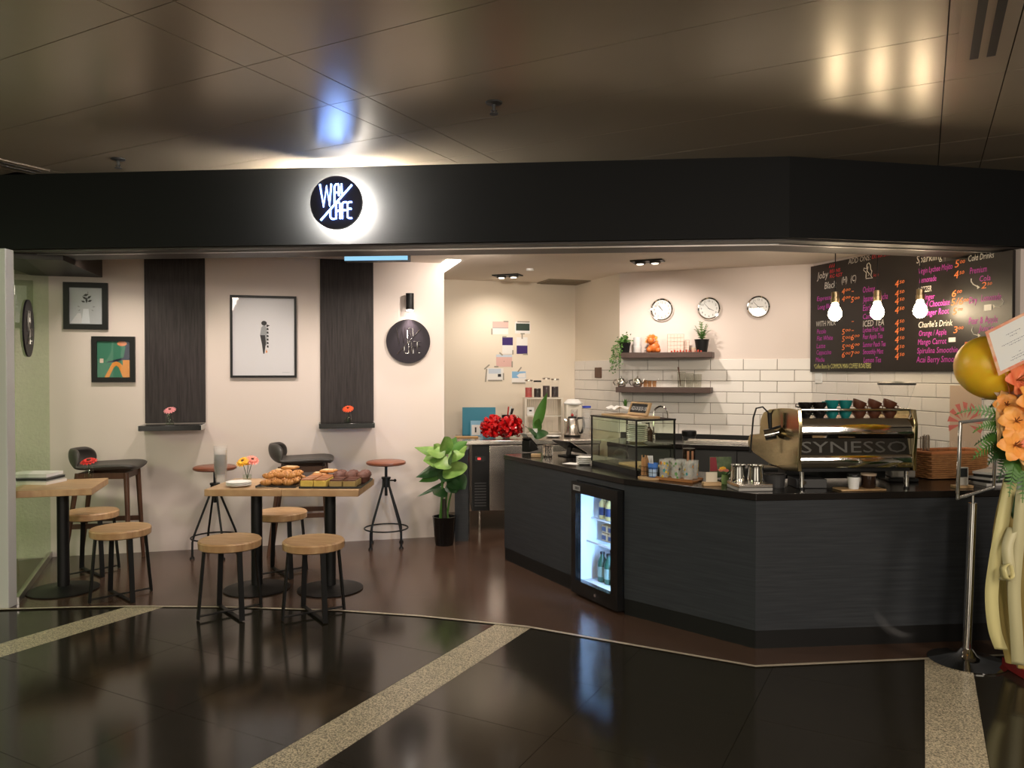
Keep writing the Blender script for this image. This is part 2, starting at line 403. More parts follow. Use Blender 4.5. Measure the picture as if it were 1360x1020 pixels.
# bulkhead over the corner beside the glass
a0 = WL.at(42, 366)[0]; a1 = WL.at(136, 368.5)[0]; zb = WL.at(136, 368.5)[1]
S(B().box(a0, -1.05, zb, a1, 0, HI).obj('ceiling_bulkhead', m_brown, smooth=False, loc=(WL.P.x, WL.P.y, 0), rz=WL.rz), 'dark boxed bulkhead over the corner')
# post and glass side partition
pp = yp(6.5, 600, 5.15)
S(B().box(-.035, -.03, 0, .035, .06, 2.408).obj('trim_4', m_alu and M('pale_grey_post', (.55, .55, .53), .4), smooth=False, bevel=.006, loc=(pp.x, pp.y, 0)), 'pale grey frame post')
G0 = Vector((pp.x + .03, pp.y + .06)); G1 = WL.P + WL.n * .01
WG = Wall(G1, G0)
g = S(B().box(0, -.006, .05, WG.L, .006, 2.40).obj('window_1', m_glassg, smooth=False, loc=(WG.P.x, WG.P.y, 0), rz=WG.rz), 'full height glass side partition')
B().box(0, -.015, 0, WG.L, .015, .05).obj('window_rail', m_alu, g, smooth=False)

# wall tiles (each its own piece)
ROW = .1108; TOPZ = W2.at(900, 477.2)[1]
def tiles(wallobj, w, s_origin, tw, ztop, rows, first):
    g = .0022
    for r in range(rows):
        z1 = ztop - r * ROW; z0 = z1 - ROW
        if z0 < .93: z0 = .93
        if z1 - z0 < .03: continue
        o = s_origin + (0 if (r + first) % 2 == 0 else tw / 2)
        k = -int((o) / tw) - 1
        while True:
            x0 = o + k * tw; x1 = x0 + tw; k += 1
            if x1 < .01: continue
            if x0 > w.L - .01: break
            x0 = max(x0, 0.0); x1 = min(x1, w.L)
            if x1 - x0 < .02: continue
            key = ('tile', round(x1 - x0, 3), round(z1 - z0, 3))
            if key not in PIECES:
                W_, H_ = x1 - x0 - 2 * g, z1 - z0 - 2 * g; e = .004
                bb = B()._add([(0, 0, 0), (W_, 0, 0), (W_, 0, H_), (0, 0, H_), (0, -.006, 0), (W_, -.006, 0), (W_, -.006, H_), (0, -.006, H_), (e, -.009, e), (W_ - e, -.009, e), (W_ - e, -.009, H_ - e), (e, -.009, H_ - e)],
                    [(8, 9, 10, 11), (4, 5, 9, 8), (5, 6, 10, 9), (6, 7, 11, 10), (7, 4, 8, 11), (0, 1, 5, 4), (1, 2, 6, 5), (2, 3, 7, 6), (3, 0, 4, 7)])
                PIECES[key] = bb.data('tile', m_tile, False)
            t = bpy.data.objects.new('tile', PIECES[key]); COL.objects.link(t); t.parent = wallobj; t.location = (x0 + g, 0, z0 + g)
    B().box(0, -.003, max(.93, ztop - rows * ROW), w.L, 0, ztop - .003).obj('grout', m_tilegrout, wallobj, smooth=False)
TW = W2.at(987.3, 484)[0] - W2.at(943.7, 484)[0]
tiles(wt2, W2, W2.at(943.7, 484)[0], TW, TOPZ, 7, 0)
tiles(wt1, W1, W1.L - TW * .5, TW, TOPZ, 7, 0)
tiles(wt5, W5, W5.at(1225, 505)[0], TW * .9, TOPZ, 7, 1)

# charcoal wall panels with black ledges are part of the left wall
def wpanel(x0, x1):
    s0 = WL.at(x0, 500)[0]; s1 = WL.at(x1, 500)[0]; zz = WL.at(x0, 562)[1]
    B().box(s0, -.018, zz, s1, 0, HI).obj('wall_panel', m_darkwood, wl, smooth=False, label='charcoal wood grain panel')
    return s0, s1, zz
pa = wpanel(193, 273); pb = wpanel(425.5, 496)
# ---------------------------------------------------------------- wall-mounted things
def wall_thing(name, label, cat, w, px, py, off=0., group=None):
    s_, z_, Y_ = w.at(px, py); p = w.pt(s_, z_, off)
    return T(name, label, cat, p, w.rz, group), mpp(Y_) / max(.2, abs(w.u.x * 1 - w.u.y * (px - 680) / FPX)), mpp(Y_)
def ledge(pan, px0, px1, pyb, label):
    s0 = WL.at(px0, 560)[0]; s1 = WL.at(px1, 560)[0]; z = WL.at((px0 + px1) / 2, pyb)[1]
    p = WL.pt(s0, z, .019); t = T('wall_ledge', label, 'shelf', p, WL.rz)
    B().box(.004, -.22, 0, s1 - s0 - .004, 0, .045).obj('board', m_blackg, t, bevel=.003)
    for x in (0, s1 - s0 - .004): B().box(x, -.22, .001, x + .004, 0, .044).obj('end_cap', M('pale_edge_band', (.6, .58, .54), .5), t, smooth=False)
    return p, z + .045, s0, s1
LE1 = ledge(pa, 191, 273, 569.5, 'black wall ledge under the charcoal panel between the framed pictures')
LE2 = ledge(pb, 423, 496, 566.5, 'black wall ledge under the charcoal panel beside the round sign')

PETAL = {}
def petal_flower(b, c, r, tilt, petals=14, rows=2):      # gerbera head
    st = len(b.v)
    for k in range(rows):
        for i in range(petals):
            a = 2 * pi * (i + .5 * k) / petals; rr = r * (1 - .28 * k); w = 2.6 * rr / petals; z = .18 * r * k
            d = Vector((cos(a), sin(a), 0)); n = Vector((-sin(a), cos(a), 0))
            b.grid([[d * (.2 * rr) - n * w * .3 + Vector((0, 0, z)), d * (.2 * rr) + n * w * .3 + Vector((0, 0, z))],
                    [d * (.65 * rr) - n * w + Vector((0, 0, z + .10 * r)), d * (.65 * rr) + n * w + Vector((0, 0, z + .10 * r))],
                    [d * rr - n * w * .45 + Vector((0, 0, z + .02 * r)), d * rr + n * w * .45 + Vector((0, 0, z + .02 * r))]])
    b.xf(Matrix.Translation(Vector(c)) @ tilt, st)
def gerbera_jar(name, label, loc, heads, h=.085, r=.030, grp=None):
    t = T(name, label, 'flower vase', loc, 0, grp)
    B().open_lathe([(r * .9, .0015), (r, .012), (r, h * .7), (r * .75, h * .85), (r * .8, h)], 16).obj('jar', m_glass, t)
    B().lathe([(r * .85, .002), (r * .93, .012), (r * .93, h * .45)], 16).obj('water', GLASS('water', (.86, .90, .84)), t)
    for i, (dx, dy, dz, rad, mat, tx, ty) in enumerate(heads):
        s = B().tube([(0, 0, .006), (dx * .4, dy * .4, h * .7), (dx, dy, dz - .006)], .0028, 6).obj('stem', m_leafdark, t)
        tl = Matrix.Rotation(tx, 4, 'X') @ Matrix.Rotation(ty, 4, 'Y')
        b = B(); petal_flower(b, (dx, dy, dz), rad, tl); f = b.obj('flower_head', mat, t, smooth=False)
        B().sph((dx, dy, dz + .25 * rad), rad * .26, rad * .26, rad * .14, 10, 6).obj('flower_centre', M('flower_centre', (.10, .03, .015), .8), f)
m_pink = M('pink_petal', (.75, .28, .30), .6); m_redp = M('red_petal', (.62, .02, .015), .55); m_orp = M('orange_red_petal', (.75, .09, .02), .55)
m_yel = M('yellow_orange_petal', (.85, .42, .02), .55); m_cor = M('coral_petal', (.80, .22, .16), .6)
s_, z_, _ = WL.at(229.5, 558)
p = WL.pt(WL.at(229.5, 540)[0], LE1[1], .14); gerbera_jar('gerbera_vase', 'small glass jar with one pale pink gerbera on a black wall ledge', p, [(0, 0, .125, .052, m_pink, .55, 0)], .10, .035)
p = WL.pt(WL.at(461.5, 540)[0], LE2[1], .14); gerbera_jar('gerbera_vase', 'small glass jar with one orange-red gerbera on a black wall ledge', p, [(0, 0, .125, .052, m_orp, .6, 0)], .10, .035)

# framed pictures
def frame(label, w, x0, y0, x1, y1, bw, art, parts, off=.0, kind='framed_picture'):
    cx, cy = (x0 + x1) / 2, (y0 + y1) / 2
    s0 = w.at(x0, cy)[0]; s1 = w.at(x1, cy)[0]; sm, zb, _ = w.at(cx, y1); zt = w.at(cx, y0)[1]
    Wd, Ht = s1 - s0, zt - zb
    t = T(kind, label, 'picture', w.pt(s0, zb, off), w.rz)
    b = B().box(0, -.028, 0, Wd, 0, bw).box(0, -.028, Ht - bw, Wd, 0, Ht).box(0, -.028, bw, bw, 0, Ht - bw).box(Wd - bw, -.028, bw, Wd, 0, Ht - bw)
    b.obj('frame', m_black, t, smooth=False)
    pr = B().box(bw, -.012, bw, Wd - bw, -.002, Ht - bw).obj('print', art, t, smooth=False)
    iw, ih = Wd - 2 * bw, Ht - 2 * bw
    for i, (mat, polys) in enumerate(parts):
        b = B()
        for pl in polys: b.poly([(bw + u * iw, -.0125 - .0004 * (i + 1), bw + v * ih) for u, v in pl])
        b.obj('printed_shape', mat, pr, smooth=False)
    B().box(bw, -.0185, bw, Wd - bw, -.017, Ht - bw).obj('glazing', GLASS('picture_glazing', (1, 1, 1), .02, 1.35), t, smooth=False)
    return t
def ell(cx, cy, rx, ry, n=20, a0=0, a1=2 * pi): return [(cx + rx * cos(a0 + (a1 - a0) * i / n), cy + ry * sin(a0 + (a1 - a0) * i / n)) for i in range(n)]
ink = M('black_ink', (.02, .02, .022), .6); inkg = M('grey_ink', (.30, .31, .32), .6); inkl = M('light_grey_ink', (.50, .52, .55), .6)
art_grey = M('pale_grey_print', (.50, .52, .55), .6); art_white = M('white_print', (.68, .67, .70), .6)
leafpolys = []
for (cx, cy, a, L) in [(.50, .80, .2, .13), (.46, .72, 2.6, .12), (.60, .74, .6, .12), (.52, .66, 1.6, .13), (.42, .62, 2.9, .10), (.62, .64, .3, .11), (.28, .48, 2.8, .07), (.74, .48, .2, .07), (.30, .38, 3.5, .06), (.70, .38, -.4, .06), (.56, .86, 1.4, .08)]:
    d = Vector((cos(a), sin(a))); n = Vector((-d.y, d.x)); c = Vector((cx, cy))
    leafpolys.append([tuple(c - d * L * .7), tuple(c - n * L * .28), tuple(c + d * L * .7), tuple(c + n * L * .28)])
frame('black framed grey botanical print of leaves in a vase', WL, 85, 375.5, 144, 437.5, .045, art_grey,
      [(art_white, [[(.02, .02), (.25, .30), (.34, .30), (.40, .02)]]), (M('pale_vase_print', (.72, .75, .80), .6), [[(.36, .02), (.42, .42), (.58, .42), (.62, .02)]]), (inkg, leafpolys[6:]), (ink, leafpolys[:6])])
gr = M('green_print', (.035, .19, .115), .6); og = M('orange_print', (.72, .27, .035), .6); nv = M('navy_print', (.02, .03, .07), .6); sal = M('salmon_print', (.75, .26, .12), .6)
arch = [(.22, .0), (.50, .42), (.58, .44), (.66, .42), (.78, .32), (.78, .48), (1, .48), (1, 0), (.78, 0), (.66, .27), (.58, .33), (.50, .27), (.36, 0)]
frame('black framed abstract print in green and orange', WL, 122.5, 447, 180, 507.5, .042, gr,
      [(nv, [[(.86, 1), (1, 1), (1, .48), (.78, .48), (.70, .46), (.30, .43), (.30, .41), (.62, .43), (.80, .55), (.86, .80)]]), (sal, [ell(.76, .94, .15, .07)]), (og, [arch[i:i + 1] and q for i, q in enumerate([[(.22, 0), (.46, .40), (.50, .27), (.36, 0)], [(.46, .40), (.58, .44), (.58, .33), (.50, .27)], [(.58, .44), (.70, .40), (.66, .27), (.58, .33)], [(.70, .40), (.78, .32), (.78, 0), (.66, .27)], [(.78, .48), (1, .48), (1, 0), (.78, 0)]])]), (M('cream_print', (.7, .55, .45), .6), [[(.08, .40), (.19, .40), (.19, .52), (.08, .52)]])])
stripes = [[(.55, y), (.58, y), (.575, y + .028), (.548, y + .028)] for y in [.36 + .045 * i for i in range(6)]]
frame('tall black framed print of a small bird-like figure on white', WL, 306, 393, 394, 501.5, .020, art_white,
      [(inkg, [[(.44, .52), (.46, .62), (.52, .66), (.55, .60), (.55, .40), (.50, .36)]]), (ink, [ell(.505, .675, .045, .03), [(.545, .66), (.60, .645), (.545, .62)], [(.44, .52), (.52, .52), (.535, .42), (.51, .28), (.49, .28), (.47, .40)]] + stripes),
       (M('orange_print', (.72, .27, .035), .6), [[(.53, .29), (.54, .34), (.56, .30)]]), (inkl, [[(.80, .035), (.92, .035), (.92, .042), (.80, .042)]])])

# logo strokes shared by the three round signs (unit disc coordinates)
LOGO = [[(-.61, .69), (-.47, -.15), (-.35, .62), (-.24, -.13), (-.17, .69)], [(-.05, -.10), (-.05, .60), (.02, .68), (.09, .68), (.12, .60), (.12, .24)], [(-.05, .37), (.12, .37)], [(.22, .69), (.24, .28)],
        [(.62, .64), (-.58, -.66)], [(-.21, -.28), (-.21, -.55), (-.15, -.62), (-.04, -.62)], [(.01, -.62), (.01, -.06), (.06, 0), (.13, 0), (.16, -.06), (.16, -.62)], [(.01, -.32), (.16, -.32)],
        [(.25, -.62), (.25, -.05), (.30, 0), (.42, 0)], [(.25, -.30), (.38, -.30)], [(.62, 0), (.50, 0), (.45, -.06), (.45, -.56), (.50, -.60), (.62, -.60)], [(.45, -.25), (.60, -.25)]]
def logo(b, R, y, r, scale=1., flip=1):
    for st in LOGO: b.tube([(flip * x * R * scale, y, z * R * scale) for x, z in st], r, 6)
def disc_y(b, R, y0, y1, n=48): return b.cyl((0, y0, 0), (0, y1, 0), R, R, n)

# halo-lit round sign on the fascia
WF = Wall(F0, FC)
s_, z_, Y_ = WF.at(449, 270); R = 35 * mpp(Y_ - .10)
sp = yp(447, 269.5, Y_ - .12)
sg = T('halo_sign', 'round black cafe sign with white halo and blue-white neon lettering on the fascia', 'sign', (sp.x, sp.y, sp.z), WF.rz)
disc_y(B(), R, -.012, .012, 56).obj('disc', M('sign_face_navy', (.004, .005, .016), .3), sg)
b = B(); logo(b, R, -.018, R * .030); b.obj('neon_lettering', M('neon_blue_white', (1, 1, 1), .4, emit=((.22, .40, 1.0), 16.0)), sg)
back = Wall(F0, FC).at(449, 270)
disc_y(B(), R * .88, .014, .044, 48).obj('halo_lamp', M('halo_white_light', (1, 1, 1), .4, emit=((1, .92, .84), 420.0)), sg)
B().cyl((0, .04, 0), (0, .112, 0), R * .2, n=16).obj('mount', m_black, sg)

# round sign and cylinder lamp on the left wall
s_, z_, Y_ = WL.at(542, 453.5); R = 29 * mpp(Y_)
t = T('round_wall_sign', 'round dark plum wall sign with thin metal lettering under the cylinder lamp', 'sign', WL.pt(s_, z_), WL.rz)
disc_y(B(), R, -.03, 0, 56).obj('disc', M('plum_black_face', (.016, .012, .017), .45, spec=.25), t)
b = B(); logo(b, R, -.031, R * .011, .88); b.obj('lettering', m_chrome, t)
s_, z_, Y_ = WL.at(543, 402)
t = T('cylinder_wall_lamp', 'black cylinder wall lamp shining down on the round sign', 'wall lamp', WL.pt(s_, z_), WL.rz)
B().box(-.02, -.05, -.02, .02, 0, .06).obj('bracket', m_black, t)
B().cyl((0, -.085, -.075), (0, -.085, .08), .038, n=24).obj('housing', m_black, t)
B().cyl((0, -.085, -.083), (0, -.085, -.0755), .033, n=20).obj('lens', M('lamp_lens_glow', (1, 1, 1), .4, emit=((1, .9, .8), 16.0)), t)
lp = WL.pt(s_, z_ - .095, .085); light('SPOT', 'cylinder_lamp_beam', lp, 22, NEUT, WL.pt(s_, z_ - 1, .06), .02, cone=75, blend=.6)

# round sign on the glass
s_, z_, Y_ = WG.at(35, 436)
zt = WG.at(35, 398)[1]; R = (zt - WG.at(35, 474)[1]) / 2
t = T('round_glass_sign', 'round dark sign with thin lettering on the glass side partition', 'sign', WG.pt(s_, z_, -.0065), WG.rz + pi)
disc_y(B(), R, -.012, 0, 48).obj('disc', M('plum_black_face', (.016, .012, .017), .45, spec=.25), t)
b = B(); logo(b, R, -.013, R * .010, .88); b.obj('lettering', m_chrome, t)

# postcards on the back wall
tape = M('grey_masking_tape', (.33, .30, .24), .7)
def postcard(label, px0, py0, px1, py1, paper, areas, tapes):
    s0 = WB.at(px0, (py0 + py1) / 2)[0]; s1 = WB.at(px1, (py0 + py1) / 2)[0]; cx = (px0 + px1) / 2
    zb = WB.at(cx, py1)[1]; zt = WB.at(cx, py0)[1]; w_, h_ = s1 - s0, zt - zb
    t = T('postcard', label, 'postcard', WB.pt(s0, zb), WB.rz, 'postcards taped to the back wall')
    B().box(0, -.003, 0, w_, 0, h_).obj('card', paper, t, smooth=False)
    for i, (mat, pl) in enumerate(areas): B().poly([(u * w_, -.0034 - .0003 * i, v * h_) for u, v in pl]).obj('printed_shape', mat, t, smooth=False)
    for (u, v, a, L) in tapes:
        d = Vector((cos(a), 0, sin(a))) * L * .5; n = Vector((-sin(a), 0, cos(a))) * .008; c = Vector((u * w_, -.0048, v * h_))
        B().poly([c - d - n, c + d - n, c + d + n, c - d + n]).obj('tape_strip', tape, t, smooth=False)
R_ = lambda a, b, c, d: [(a, b), (c, b), (c, d), (a, d)]
pinkp = M('pink_card_print', (.72, .45, .40), .6); dkgr = M('dark_green_print', (.025, .05, .035), .6); purp = M('deep_purple_print', (.035, .012, .13), .6); sky = M('sky_blue_print', (.22, .45, .70), .6)
postcard('pink and white postcard taped to the back wall', 654, 427, 675, 444, m_paper, [(pinkp, R_(0, .52, 1, 1)), (inkg, R_(0, .47, 1, .52))], [(.85, 1, 0, .06), (-.04, .2, pi / 2, .07)])
postcard('white postcard with dark green block taped to the back wall', 684, 427.5, 704, 443, m_paper, [(dkgr, R_(.06, .25, .96, .86))], [(.55, 1.0, 0, .15), (.5, -.02, 0, .05)])
postcard('postcard with purple top half taped to the back wall', 667, 448, 681, 470, m_paper, [(purp, R_(0, .52, 1, 1))], [(.2, 1.03, 0, .05), (1.0, .1, pi / 2, .05)])
postcard('postcard with purple bottom half taped to the back wall', 686, 448, 700.5, 470, m_paper, [(purp, R_(0, 0, 1, .5))], [(.5, 1.06, pi / 2, .06), (.8, -.02, 0, .06)])
postcard('pale pink seascape postcard taped to the back wall', 659, 471, 680, 487, pinkp, [(M('pale_blue_print', (.55, .62, .70), .6), R_(0, .80, 1, 1)), (ink, R_(.47, .42, .51, .46))], [(.3, 1.05, -.7, .05), (0, 0, 0, .05), (1, .2, pi / 2, .07)])
postcard('white postcard with small black shape taped to the back wall', 646.5, 489, 668.5, 505, m_paper, [(M('pale_blue_print', (.55, .62, .70), .6), R_(.1, .55, .85, .95)), (ink, R_(.66, .28, .86, .52))], [(-.05, .4, pi / 2 - .1, .15), (.5, -.02, 0, .17), (1.0, .3, pi / 2, .08), (.0, 1.1, .7, .08)])
postcard('sky blue postcard with white cloud taped to the back wall', 679.5, 493, 698.5, 508, m_paper, [(sky, R_(.02, .4, .98, .98)), (m_paper, [(.35, .62), (.55, .80), (.96, .85), (.96, .42), (.5, .42)])], [(.55, 1.15, .9, .07), (.5, -.04, 0, .16)])

# clocks
def clock(px, py, hh, mm, label):
    s_, z_, Y_ = W2.at(px, py); R = 15.6 * mpp(Y_)
    t = T('wall_clock', label, 'clock', W2.pt(s_, z_), W2.rz)
    B().open_lathe([(R * .80, -.001), (R, -.001), (R, .020), (R * .93, .034), (R * .82, .030), (R * .80, .022)], 40).xf(Matrix.Rotation(pi / 2, 4, 'X')).obj('rim', m_chrome, t)
    f = disc_y(B(), R * .82, -.022, -.001, 40).obj('face', m_white, t)
    b = B()
    for i in range(12):
        a = pi / 2 - 2 * pi * (i + 1) / 12; me = str(i + 1); h = R * .17
        add_text(b, me, R * .64 * cos(a) - h * (.3 if i < 9 else .5), R * .64 * sin(a) - h * .5, None, h, -.0225)
    b.obj('numerals', ink, f, smooth=False)['kind'] = 'stuff'
    for ang, L, w in ((pi / 2 - 2 * pi * (hh + mm / 60) / 12, .42, .05), (pi / 2 - 2 * pi * mm / 60, .62, .036)):
        d = Vector((cos(ang), 0, sin(ang))); n = Vector((-sin(ang), 0, cos(ang))) * R * w * .5; o = Vector((0, -.0245, 0))
        B().poly([o - d * R * .1 - n, o + d * R * L - n * .6, o + d * R * L + n * .6, o - d * R * .1 + n]).obj('clock_hand', ink, t, smooth=False)
    disc_y(B(), R * .81, -.028, -.027, 40).obj('crystal', GLASS('picture_glazing', (1, 1, 1), .02, 1.35), t)
clock(879.5, 411.5, 10, 53, 'round chrome wall clock above the white canister')
clock(942, 410, 3, 53, 'round chrome wall clock above the potted palm')
clock(1007.5, 408, 2, 53, 'round chrome wall clock nearest the chalk menu board')

# floating wooden shelves on the tiled wall
m_shelf = M('dark_walnut_shelf', (.060, .036, .030), .5, noise=(9, (.10, .062, .05), .3), stretch=(1, 6, 6))
def shelf(px0, px1, py, label, th=.055):
    s0 = W2.at(px0, py)[0]; s1 = W2.at(px1, py)[0]; z = W2.at((px0 + px1) / 2, py)[1]
    s0 = max(s0, .01)
    o = B().box(0, -.20, -th, s1 - s0, 0, 0).obj('floating_shelf', m_shelf, bevel=.003, loc=W2.pt(s0, z, .0095), rz=W2.rz)
    tag(o, label, 'shelf'); return z, s0, s1
SH1 = shelf(828, 949, 468.5, 'dark wooden floating shelf under the clocks holding plants')
SH2 = shelf(823, 947, 514.0, 'dark wooden floating shelf holding teapots and glasses')
def on_shelf(px, py, sh, off=.10):
    # column of the pixel on the line through the shelf middle
    w = Wall(W2.P + W2.n * (off + .0095), W2.Q + W2.n * (off + .0095)); s_ = w.at(px, py)[0]
    return w.pt(s_, sh[0])
def frond_plant(t, n, L, up, mat, seed=1, leaflets=9, wid=.035, base=(0, 0, 0)):
    rnd = random.Random(seed)
    for i in range(n):
        a = 2 * pi * i / n + rnd.uniform(-.2, .2); el = rnd.uniform(.5, 1.3); b = B(); bx = Vector(base)
        pts = []
        for k in range(8):
            u = k / 7; pts.append(bx + Vector((cos(a) * L * u * cos(el), sin(a) * L * u * cos(el), up * (u * 1.2 - .75 * u * u * (1.3 - el)))))
        b.tube(pts, [.0022] * 8, 5)
        for k in range(1, leaflets):
            u = k / (leaflets - 1); q = u * 7; j = min(6, int(q)); c = pts[j].lerp(pts[j + 1], q - j); tg = (pts[j + 1] - pts[j]).normalized(); sd = tg.cross(Vector((0, 0, 1)))
            if sd.length < .01: sd = Vector((1, 0, 0))
            sd.normalize(); w = wid * (1 - .55 * u)
            for s in (-1, 1):
                tip = c + sd * s * w + tg * w * .7 - Vector((0, 0, w * .25)); b.poly([c - tg * w * .16, c + sd * s * w * .5 + tg * w * .15, tip, c + tg * w * .22])
        b.obj('frond', mat, t, smooth=False)
t = T('potted_palm', 'small leafy palm in a black pot on the upper shelf', 'plant', on_shelf(932, 466, SH1, .115))
B().lathe([(.052, 0), (.072, .125), (.076, .128), (.070, .120), (.0, .112)], 20).obj('pot', m_black, t)
frond_plant(t, 13, .10, .17, m_leaf, 3, 8, .042, (0, 0, .11))
t = T('trailing_plant', 'trailing ivy in a black pot at the end of the upper shelf', 'plant', on_shelf(830, 466, SH1, .13))
B().lathe([(.045, 0), (.060, .10), (.062, .103), (.0, .095)], 18).obj('pot', m_black, t)
rnd = random.Random(5); b = B()
def ivy_leaf(b, c, r, rnd):
    a = rnd.uniform(0, 6.28); d = Vector((cos(a), sin(a), rnd.uniform(-.6, .4))).normalized(); n = d.orthogonal().normalized(); 
    b.poly([c, c + d * r * .5 + n * r * .45, c + d * r * 1.1, c + d * r * .5 - n * r * .45])
for i in range(150):
    c = Vector((rnd.gauss(-.012, .030), rnd.gauss(-.01, .03), .105 + abs(rnd.gauss(0, .035)))); ivy_leaf(b, c, .026, rnd)
b.obj('foliage', m_leaf, t, smooth=False)
for j in range(7):
    x0 = -.055 - .012 * j; y0 = -.045 + .02 * (j % 3); b = B(); pts = [Vector((x0 * .4, y0 * .5, .11)), Vector((x0, y0, .06))]
    for k in range(1, 5 + j % 3): pts.append(Vector((x0 + rnd.uniform(-.012, .012) - .004 * k, y0 - .003 * k, .06 - .042 * k)))
    if x0 > -.075: pts = [Vector((p_.x, p_.y - .10, p_.z)) if i else p_ for i, p_ in enumerate(pts)]
    b.tube(pts, .0018, 5)
    for p_ in pts[1:]:
        for q in range(4): ivy_leaf(b, p_ + Vector((rnd.uniform(-.012, .012), rnd.uniform(-.012, .012), rnd.uniform(-.02, .02))), .020, rnd)
    b.obj('trailing_stem', m_leaf, t, smooth=False)
t = T('ceramic_canister', 'tall white canister on the upper shelf beside the ivy', 'canister', on_shelf(846.5, 466, SH1, .08))
B().lathe([(.040, 0), (.043, .004), (.043, .075)], 24).obj('lower_can', M('white_enamel', (.72, .69, .67), .25), t)
B().lathe([(.043, .0755), (.043, .155), (.040, .160), (.0, .161)], 24).obj('upper_can', M('white_enamel2', (.62, .59, .58), .22), t)
t = T('lion_figurine', 'orange shaggy-maned lion ornament on the upper shelf', 'figurine', on_shelf(866, 466, SH1, .09))
m_lion = M('orange_glazed', (.62, .16, .03), .35); m_mane = M('orange_mane', (.80, .33, .05), .7)
B().sph((.02, 0, .055), .062, .05, .056).sph((-.035, -.03, .03), .030, .03, .03).sph((.055, -.03, .025), .028, .03, .026).obj('body', m_lion, t)
B().sph((-.02, -.03, .125), .040, .036, .040).obj('head', m_lion, t)
b = B()
for i in range(110):
    a = rnd.uniform(0, 2 * pi); e = rnd.uniform(-.5, 1.4); d = Vector((cos(a) * cos(e), .45 + .4 * sin(a) * cos(e), sin(e))).normalized(); c = Vector((.0, .0, .122)) + d * .042
    tip = c + d * rnd.uniform(.028, .045); n = d.orthogonal().normalized() * .008; b.poly([c - n, c + n, tip])
b.obj('mane', m_mane, t, smooth=False)
wire = M('copper_wire', (.55, .34, .24), .4, .6)
def wire_rack(px, w, h, label, off):
    t = T('wire_photo_rack', label, 'rack', on_shelf(px, 466, SH1, off), W2.rz)
    B().tube([(0, 0, .002), (w, 0, .002), (w, 0, h), (0, 0, h)], .0022, 6, True).obj('outer_frame', wire, t)
    b = B()
    for k in range(1, 5): b.tube([(0, 0, h * k / 5), (w, 0, h * k / 5)], .001, 4)
    for k in range(1, 5): b.tube([(w * k / 5, 0, .002), (w * k / 5, 0, h)], .001, 4)
    b.obj('mesh_wires', wire, t)
    B().box(.006, .002, .006, w - .006, .0035, h - .006).obj('backing_card', M('blush_card', (.78, .62, .54), .7), t, smooth=False)
wire_rack(886.5, .165, .185, 'tall copper wire photo rack on the upper shelf', .09)
wire_rack(894, .165, .125, 'low copper wire photo rack standing behind the tall one on the upper shelf', .055)
m_blk = M('red_wooden_letters', (.45, .06, .03), .5)
for i in range(11):
    px = 892 + 3.9 * i
    o = B().box(-.008, -.006, 0, .008, .006, .016 + .008 * (i % 2)).obj('letter_block', m_blk, bevel=.002, loc=on_shelf(px, 466, SH1, .17), rz=W2.rz)
    tag(o, 'tiny red block in the row along the upper shelf edge', 'block', 'red blocks on the upper shelf')
t = T('cork_jar', 'tiny beige cork-lidded jar in front of the palm pot', 'jar', on_shelf(921, 466, SH1, .16))
B().lathe([(.020, 0), (.022, .004), (.022, .034)], 16).obj('jar', M('blush_jar', (.62, .40, .30), .4), t); B().lathe([(.024, .0345), (.024, .045), (0, .046)], 16).obj('lid', M('cork', (.6, .48, .34), .8), t)
# lower shelf: teapots, glasses, jars
def teapot(px, label):
    t = T('teapot', label, 'teapot', on_shelf(px, 512, SH2, .10), W2.rz)
    B().lathe([(.030, 0), (.045, .006), (.054, .035), (.050, .065), (.034, .088), (.0, .096)], 24).obj('body', m_chrome, t)
    B().lathe([(.010, .094), (.008, .100), (.012, .108), (.0, .114)], 12).obj('lid_knob', m_chrome, t)
    B().tube([(-.045, 0, .075), (-.075, 0, .072), (-.082, 0, .045), (-.066, 0, .018), (-.048, 0, .02)], .006, 8).obj('handle', m_chrome, t)
    B().tube([(.045, 0, .035), (.062, 0, .055), (.068, 0, .085)], [.012, .009, .006], 8).obj('spout', m_chrome, t)
teapot(825, 'polished steel teapot at the left end of the lower shelf'); teapot(846.5, 'polished steel teapot standing beside the glasses on the lower shelf')
def tumbler(loc, r, h, label, grp, mat=None, name='drinking_glass', cat='glass'):
    o = B().open_lathe([(0.001, .003), (r * .82, .003), (r * .86, .0005), (r, h), (r * .95, h), (r * .80, .008), (0.001, .008)], 18).obj(name, mat or m_glass, loc=loc)
    return tag(o, label, cat, grp)
for i, px in enumerate((857, 863, 869)): tumbler(on_shelf(px, 512, SH2, .09), .022, .072 - .004 * i, 'small amber-tinted tumbler on the lower shelf next to the teapots', 'amber tumblers on the lower shelf', GLASS('amber_glass', (.86, .74, .62)))
for i, px in enumerate((875, 882.5, 890, 897)): tumbler(on_shelf(px, 512, SH2, .08), .028, .080, 'clear espresso glass in the row on the lower shelf', 'espresso glasses on the lower shelf')
for i, px in enumerate((905, 916, 926.5)):
    tumbler(on_shelf(px, 512, SH2, .10), .043, .155 - .01 * i, ['large clear storage glass holding the wooden spoon on the lower shelf', 'large clear storage glass standing between two others on the lower shelf', 'large clear storage glass at the very end of the lower shelf'][i], 'large glasses on the lower shelf', GLASS('thick_glass', (.90, .90, .88)))
p = on_shelf(904, 512, SH2, .10)
o = B().tube([(0, 0, .012), (-.012, 0, .12), (-.026, 0, .205)], [.004, .005, .008], 6).obj('wooden_spoon', m_walnut, loc=p); tag(o, 'brown wooden spoon leaning in a storage glass', 'spoon')
